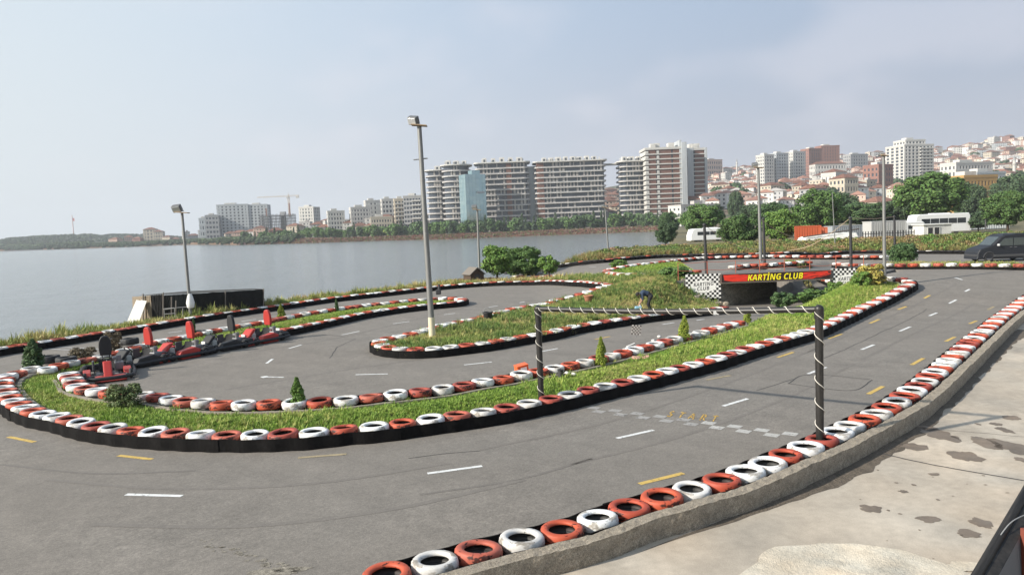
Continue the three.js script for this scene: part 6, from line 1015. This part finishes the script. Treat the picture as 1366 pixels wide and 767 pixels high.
// ---------------------------------------------------------------- the stooping person
{
  const q = G(865, 421.5); const yb = (islands.mid.hf)(q.x, q.z); const t = thing('person', 'person in dark blue top and black trousers stooping over the weeds', 'person', V3(q.x, yb, q.z), 0.0);
  // joints in metres, facing -x
  const J = { hipL: [0.12, 0.82, 0.1], hipR: [0.12, 0.82, -0.1], knL: [-0.02, 0.46, 0.13], knR: [0.06, 0.45, -0.13], anL: [0.1, 0.07, 0.14], anR: [0.22, 0.07, -0.14], toL: [-0.1, 0.04, 0.15], toR: [0.03, 0.04, -0.16], pel: [0.13, 0.87, 0], wa: [0.0, 1.0, 0], ch: [-0.22, 1.05, 0], nk: [-0.4, 1.03, 0], hd: [-0.53, 0.99, 0], shL: [-0.3, 1.03, 0.18], shR: [-0.3, 1.03, -0.18], elL: [-0.32, 0.72, 0.24], elR: [-0.3, 0.74, -0.22], wrL: [-0.46, 0.5, 0.16], wrR: [-0.42, 0.5, -0.14], haL: [-0.5, 0.41, 0.13], haR: [-0.46, 0.41, -0.11] };
  const B = [['pel', 'wa', 0.15, 0.14, 0], ['wa', 'ch', 0.14, 0.165, 1], ['ch', 'nk', 0.15, 0.06, 1], ['nk', 'hd', 0.055, 0.06, 2], ['hd', 'hd', 0.105, 0.105, 2], ['shL', 'ch', 0.07, 0.12, 1], ['shR', 'ch', 0.07, 0.12, 1], ['shL', 'elL', 0.06, 0.046, 1], ['shR', 'elR', 0.06, 0.046, 1], ['elL', 'wrL', 0.045, 0.03, 2], ['elR', 'wrR', 0.045, 0.03, 2], ['wrL', 'haL', 0.034, 0.036, 2], ['wrR', 'haR', 0.034, 0.036, 2], ['hipL', 'pel', 0.12, 0.13, 0], ['hipR', 'pel', 0.12, 0.13, 0], ['hipL', 'knL', 0.1, 0.068, 0], ['hipR', 'knR', 0.1, 0.068, 0], ['knL', 'anL', 0.065, 0.045, 0], ['knR', 'anR', 0.065, 0.045, 0], ['anL', 'toL', 0.05, 0.042, 3], ['anR', 'toR', 0.05, 0.042, 3]];
  for (const [h, sgn] of [['L', 1], ['R', -1]]) { const w = J['ha' + h]; for (let f = 0; f < 4; f++) { const n = `f${h}${f}`; J[n + 'a'] = [w[0] - 0.02, w[1] - 0.03, w[2] + (f - 1.5) * 0.02]; J[n + 'b'] = [w[0] - 0.05, w[1] - 0.085 - (f === 1 || f === 2 ? 0.012 : 0), w[2] + (f - 1.5) * 0.024]; B.push([n + 'a', n + 'b', 0.011, 0.009, 2]); } J['t' + h] = [w[0] - 0.055, w[1] - 0.02, w[2] - sgn * 0.035]; B.push(['ha' + h, 't' + h, 0.014, 0.011, 2]); }
  const skin = [0.34, 0.2, 0.13], topc = [0.022, 0.04, 0.075], tr = [0.018, 0.018, 0.022], shoe = [0.03, 0.03, 0.03], cols = [tr, topc, skin, shoe];
  const res = 96, mc = new MarchingCubes(res, new THREE.MeshBasicMaterial(), false, false, 200000); const size = 0.85, cx = -0.15, cy = 0.6; mc.isolation = 0;
  const dist = (x, y, z, b) => { const a = J[b[0]], e = J[b[1]], dx = e[0] - a[0], dy = e[1] - a[1], dz = e[2] - a[2], l = dx * dx + dy * dy + dz * dz; const k = l ? clamp(((x - a[0]) * dx + (y - a[1]) * dy + (z - a[2]) * dz) / l) : 0; return Math.hypot(x - a[0] - dx * k, y - a[1] - dy * k, z - a[2] - dz * k) - mix(b[2], b[3], k); };
  for (let k = 0; k < res; k++) for (let j = 0; j < res; j++) for (let i = 0; i < res; i++) { const x = (i / (res / 2) - 1) * size + cx, y = (j / (res / 2) - 1) * size + cy, z = (k / (res / 2) - 1) * size; let d = 1e3; if (Math.abs(z) < 0.45) for (const b of B) { const q2 = dist(x, y, z, b), s = b[2] < 0.02 ? 0.008 : 0.035; const hh = clamp(0.5 + 0.5 * (d - q2) / s); d = mix(d, q2, hh) - s * hh * (1 - hh); } mc.field[i + j * res + k * res * res] = -d; }
  mc.update(); const n = mc.count, pos = new Float32Array(n * 3), col = new Float32Array(n * 3);
  for (let i = 0; i < n; i++) { const x = mc.positionArray[i * 3] * size + cx, y = mc.positionArray[i * 3 + 1] * size + cy, z = mc.positionArray[i * 3 + 2] * size; pos.set([x, y, z], i * 3); let best = 1e9, c = 0; for (const b of B) { const d = dist(x, y, z, b); if (d < best) { best = d; c = b[4]; } } col.set(cols[c], i * 3); }
  const g = new THREE.BufferGeometry(); g.setAttribute('position', new THREE.BufferAttribute(pos, 3)); g.setAttribute('color', new THREE.BufferAttribute(col, 3)); g.computeVertexNormals();
  t.scale.setScalar(0.82); part('body', g, new THREE.MeshStandardMaterial({ vertexColors: true, roughness: 0.85 }), t);
  const hg = new THREE.SphereGeometry(0.118, 16, 12, 0, 6.283, 0, 1.75).rotateZ(0.9); part('hair', hg, mat(0.012, 0.01, 0.009, 0.8), t, [-0.525, 1.0, 0]);
}
// ---------------------------------------------------------------- vehicles and yard behind the track
function wheel(t, x, y, z, r, s) { const w = part('wheel', new THREE.TorusGeometry(r * 0.78, r * 0.24, 10, 24), M.rubber, t, [x, y, z]); part('rim', new THREE.CylinderGeometry(r * 0.62, r * 0.62, 0.12, 18).rotateX(Math.PI / 2), kMet, w); }
const exZ = (pts, w, bev = 0.06) => new THREE.ExtrudeGeometry(new THREE.Shape(pts.map(p => new THREE.Vector2(...p))), { depth: w - bev * 2, bevelEnabled: true, bevelSize: bev, bevelThickness: bev, bevelSegments: 3 }).translate(0, 0, -(w - bev * 2) / 2);
{ // dark van: nose to -x
  const b = A(1296, 348.5, 52); b.y = H(b.x + 2, b.z); const t = thing('van', 'black compact van parked behind the red and white tyre barrier', 'van', V3(b.x + 2.1, b.y, b.z), -0.04);
  const paint = new THREE.MeshPhysicalMaterial({ color: rgb(0.018, 0.02, 0.025), roughness: 0.5, specularIntensity: 0.6 });
  const gl = mat(0.10, 0.12, 0.12, 0.1, { metalness: 0.5 });
  part('body', exZ([[-2.0, 0.3], [-1.95, 0.62], [-1.82, 0.82], [-1.2, 1.02], [-0.98, 1.1], [-0.45, 1.62], [-0.2, 1.74], [0.6, 1.82], [1.9, 1.76], [2.02, 1.5], [2.08, 0.8], [2.05, 0.3]], 1.7, 0.1), paint, t);
  part('windscreen', exZ([[-1.02, 1.13], [-0.98, 1.13], [-0.43, 1.62], [-0.48, 1.64]], 1.35, 0.02), gl, t, [-0.07, 0.04, 0]);
  for (const s of [-1, 1]) {
    part('side_window', exZ([[-0.78, 1.1], [-0.28, 1.58], [0.28, 1.6], [0.28, 1.1]], 0.03, 0.01), gl, t, [0, 0, s * 0.86]); part('side_window', exZ([[0.36, 1.1], [0.36, 1.6], [1.15, 1.6], [1.15, 1.1]], 0.03, 0.01), gl, t, [0, 0, s * 0.86]); part('side_window', exZ([[1.25, 1.1], [1.25, 1.58], [1.85, 1.54], [1.85, 1.15]], 0.03, 0.01), gl, t, [0, 0, s * 0.86]);
    part('door_handle', RB(0.16, 0.045, 0.04, 0.015), kMet, t, [0.16, 0.98, s * 0.87]); part('door_handle', RB(0.16, 0.045, 0.04, 0.015), kMet, t, [0.48, 0.98, s * 0.87]);
    part('mirror', RB(0.12, 0.16, 0.22, 0.05), mat(0.5, 0.5, 0.5, 0.4), t, [-0.72, 1.16, s * 0.95]); part('headlight', RB(0.34, 0.17, 0.26, 0.06), mat(0.75, 0.76, 0.76, 0.15), t, [-1.78, 0.76, s * 0.66], [0, s * 0.35, 0.3]);
    part('sill_trim', RB(2.2, 0.16, 0.05, 0.02), mat(0.05, 0.05, 0.052, 0.7), t, [0.1, 0.42, s * 0.86]); wheel(t, -1.28, 0.32, s * 0.78, 0.32, s); wheel(t, 1.3, 0.32, s * 0.78, 0.32, s); part('wheel_arch', new THREE.TorusGeometry(0.37, 0.035, 6, 20, Math.PI), mat(0.04, 0.04, 0.042, 0.8), t, [-1.28, 0.32, s * 0.85]); part('roof_rail', RB(1.9, 0.04, 0.04, 0.015), kBlk, t, [0.7, 1.86, s * 0.62]);
  }
  part('bumper', RB(0.2, 0.3, 1.6, 0.08), mat(0.04, 0.04, 0.042, 0.6), t, [-1.98, 0.42, 0]); part('grille', RB(0.06, 0.12, 0.8, 0.02), M.dark, t, [-1.98, 0.68, 0]);
}
function coach(label, px, yb, D, len, h, turn, o = {}) {
  const b = A(px, yb, D); b.y = field(b.x, b.z); const t = thing(o.name ?? 'coach', label, o.cat ?? 'bus', b, turn); const wm = o.m ?? mat(0.74, 0.74, 0.73, 0.35), gl = mat(0.03, 0.035, 0.04, 0.12);
  const L = len / 2; part('body', exZ([[-L, 0.35], [-L, h * 0.5], [-L + 0.35, h * 0.95], [-L + 0.8, h], [L - 0.2, h], [L, h * 0.9], [L, 0.35]], 2.4, 0.1), wm, t);
  const n = o.win ?? 6; for (const s of [-1, 1]) for (let i = 0; i < n; i++) { const w = (len - 1.6) / n; part('window', RB(w - 0.1, h * 0.27, 0.05, 0.02), gl, t, [-L + 1.0 + w * (i + 0.5), h * 0.66, s * 1.2]); }
  part('windscreen', RB(0.08, h * 0.36, 2.0, 0.03), gl, t, [-L + 0.14, h * 0.64, 0], [0, 0, -0.2]); part('roof_unit', RB(len * 0.3, 0.22, 1.6, 0.08), wm, t, [len * 0.02, h + 0.1, 0]); for (const s of [-1, 1]) for (const x of [-L + len * 0.22, L - len * 0.24]) wheel(t, x, 0.45, s * 1.05, 0.45, s); return t;
}
coach('white coach with dark windows parked under the large tree', 1252, 311, 118, 8.8, 3.0, 0.05, { win: 5 });
coach('small white minibus parked left of the spreading tree', 947, 321, 126, 7.0, 2.1, 0.08, { name: 'minibus', win: 5 });
coach('white panel van with small windows left of the coach', 1212, 309, 112, 3.6, 2.0, 0.1, { name: 'panel_van', cat: 'van', win: 2 });
{ // white booth
  const b = A(1244, 318, 96); b.y = field(b.x, b.z); const t = thing('booth', 'low white booth with two dark openings in front of the coach', 'booth', b, 0.05); const wm = new THREE.MeshStandardMaterial({ color: rgb(0.74, 0.73, 0.7), map: rep(tWall, 1), roughness: 0.8 }); part('walls', G_(3.6, 1.7, 2.4, 0, 0.95, 0), wm, t); part('roof', RB(3.9, 0.16, 2.7, 0.04), wm, t, [0, 1.88, 0]); for (const x of [-0.95, -0.1]) { const d = part('opening', G_(0.66, 1.0, 0.08), M.dark, t, [x, 1.0, 1.2]); part('frame', merge([G_(0.06, 1.1, 0.06, -0.36, 0, 0), G_(0.06, 1.1, 0.06, 0.36, 0, 0), G_(0.78, 0.06, 0.06, 0, 0.53, 0)]), wm, d, [0, 0, 0.05]); }
}
function container(label, px, yb, D, w, h, dp, turn, m, ribs = 18) { const b = A(px, yb, D); b.y = field(b.x, b.z); const t = thing('container', label, 'container', b, turn); part('shell', G_(w, h, dp, 0, h / 2 + 0.1, 0), m, t); for (let i = 0; i < ribs; i++) part('rib', G_(w / ribs * 0.45, h - 0.2, 0.06), m, t, [-w / 2 + w / ribs * (i + 0.5), h / 2 + 0.1, dp / 2 + 0.03]); for (const s of [-1, 1]) part('corner_post', G_(0.16, h + 0.06, 0.16), m, t, [s * w / 2, h / 2 + 0.12, dp / 2]); part('roof', G_(w + 0.1, 0.1, dp + 0.1), m, t, [0, h + 0.12, 0]); return t; }
container('orange cargo container beside the bright green young tree', 1078, 316, 92, 2.9, 2.2, 2.4, -0.35, mat(0.4, 0.075, 0.022, 0.7), 10);
container('dirty orange container end behind the white tarpaulin', 1092, 310, 98, 1.7, 1.9, 2.4, -0.2, mat(0.5, 0.13, 0.06, 0.7), 6);
container('long grey white container behind the black rope posts', 1180, 312, 104, 4.8, 2.3, 2.4, 0.05, mat(0.42, 0.42, 0.41, 0.7), 20);
container('grey blue container left of the long pale one', 1130, 310, 110, 5.5, 1.8, 2.4, 0.08, mat(0.28, 0.3, 0.32, 0.7), 18);
container('pale shed right of the coach', 1313, 305, 130, 7.0, 2.6, 3, 0.1, mat(0.5, 0.52, 0.52, 0.7), 16);
{ // white tarpaulin heap with a plank roof
  const b = A(1105, 324, 82); b.y = field(b.x, b.z); const t = thing('tarpaulin_shelter', 'low shelter of dirty white tarpaulin beside the orange container', 'shelter', b, 0.05);
  const nx = 26, nz = 10, pos = [], idx = [], uv = []; for (let j = 0; j <= nz; j++) for (let i = 0; i <= nx; i++) { const u = i / nx * 2 - 1, v = j / nz * 2 - 1, e = Math.max(Math.abs(v), Math.abs(u) ** 6); pos.push(u * 3.1, Math.max(0, 1.45 * (1 - e ** 5) * (0.75 + 0.25 * (u + 1) / 2) + 0.2 * fbm(u * 5, v * 4)), v * 1.6); uv.push(i / 6, j / 6); if (i && j) { const k = j * (nx + 1) + i; idx.push(k - nx - 2, k - 1, k - nx - 1, k - nx - 1, k - 1, k); } } const g = new THREE.BufferGeometry(); g.setAttribute('position', new THREE.Float32BufferAttribute(pos, 3)); g.setAttribute('uv', new THREE.Float32BufferAttribute(uv, 2)); g.setIndex(idx); g.computeVertexNormals(); part('tarpaulin', g, new THREE.MeshStandardMaterial({ color: rgb(0.8, 0.78, 0.74), map: rep(tWall, 0.6), roughness: 0.9, side: THREE.DoubleSide }), t); part('ridge_plank', bar([-3.3, 1.1, 1.2], [3.0, 1.75, 1.0], 0.07, 6), mat(0.1, 0.08, 0.07, 0.9), t);
}
{ // dark picket fence and stone rim
  const t = thing('picket_fence', 'dark picket fence in front of the pale containers', 'fence', V3(0, 0, 0)); for (let i = 0; i < 20; i++) { const q = A(1152 + i * 3.6, 319, 90); q.y = field(q.x, q.z); part('picket', G_(0.1, 1.3, 0.05, 0, 0.75, 0), M.dark, t, [q.x, q.y, q.z]); } const a = A(1152, 319, 90), b = A(1221, 318, 90); a.y = field(a.x, a.z) + 1.1; b.y = field(b.x, b.z) + 1.1; part('rail', bar(a, b, 0.04, 6), M.dark, t);
  const q = A(857, 330, 88), s = top('concrete_slab', RB(4.6, 0.5, 1.6, 0.08), M.kerb, 'pale broken concrete slab on the lake bank beyond the weeds', 'slab'); s.position.set(q.x, 0.3, q.z); s.rotation.set(0.05, 0.2, -0.05);
}

scene.traverse(o => { if (o.isMesh) { o.castShadow = true; o.receiveShadow = true; } });
renderer.setSize(1024, 574);
renderer.render(scene, camera);
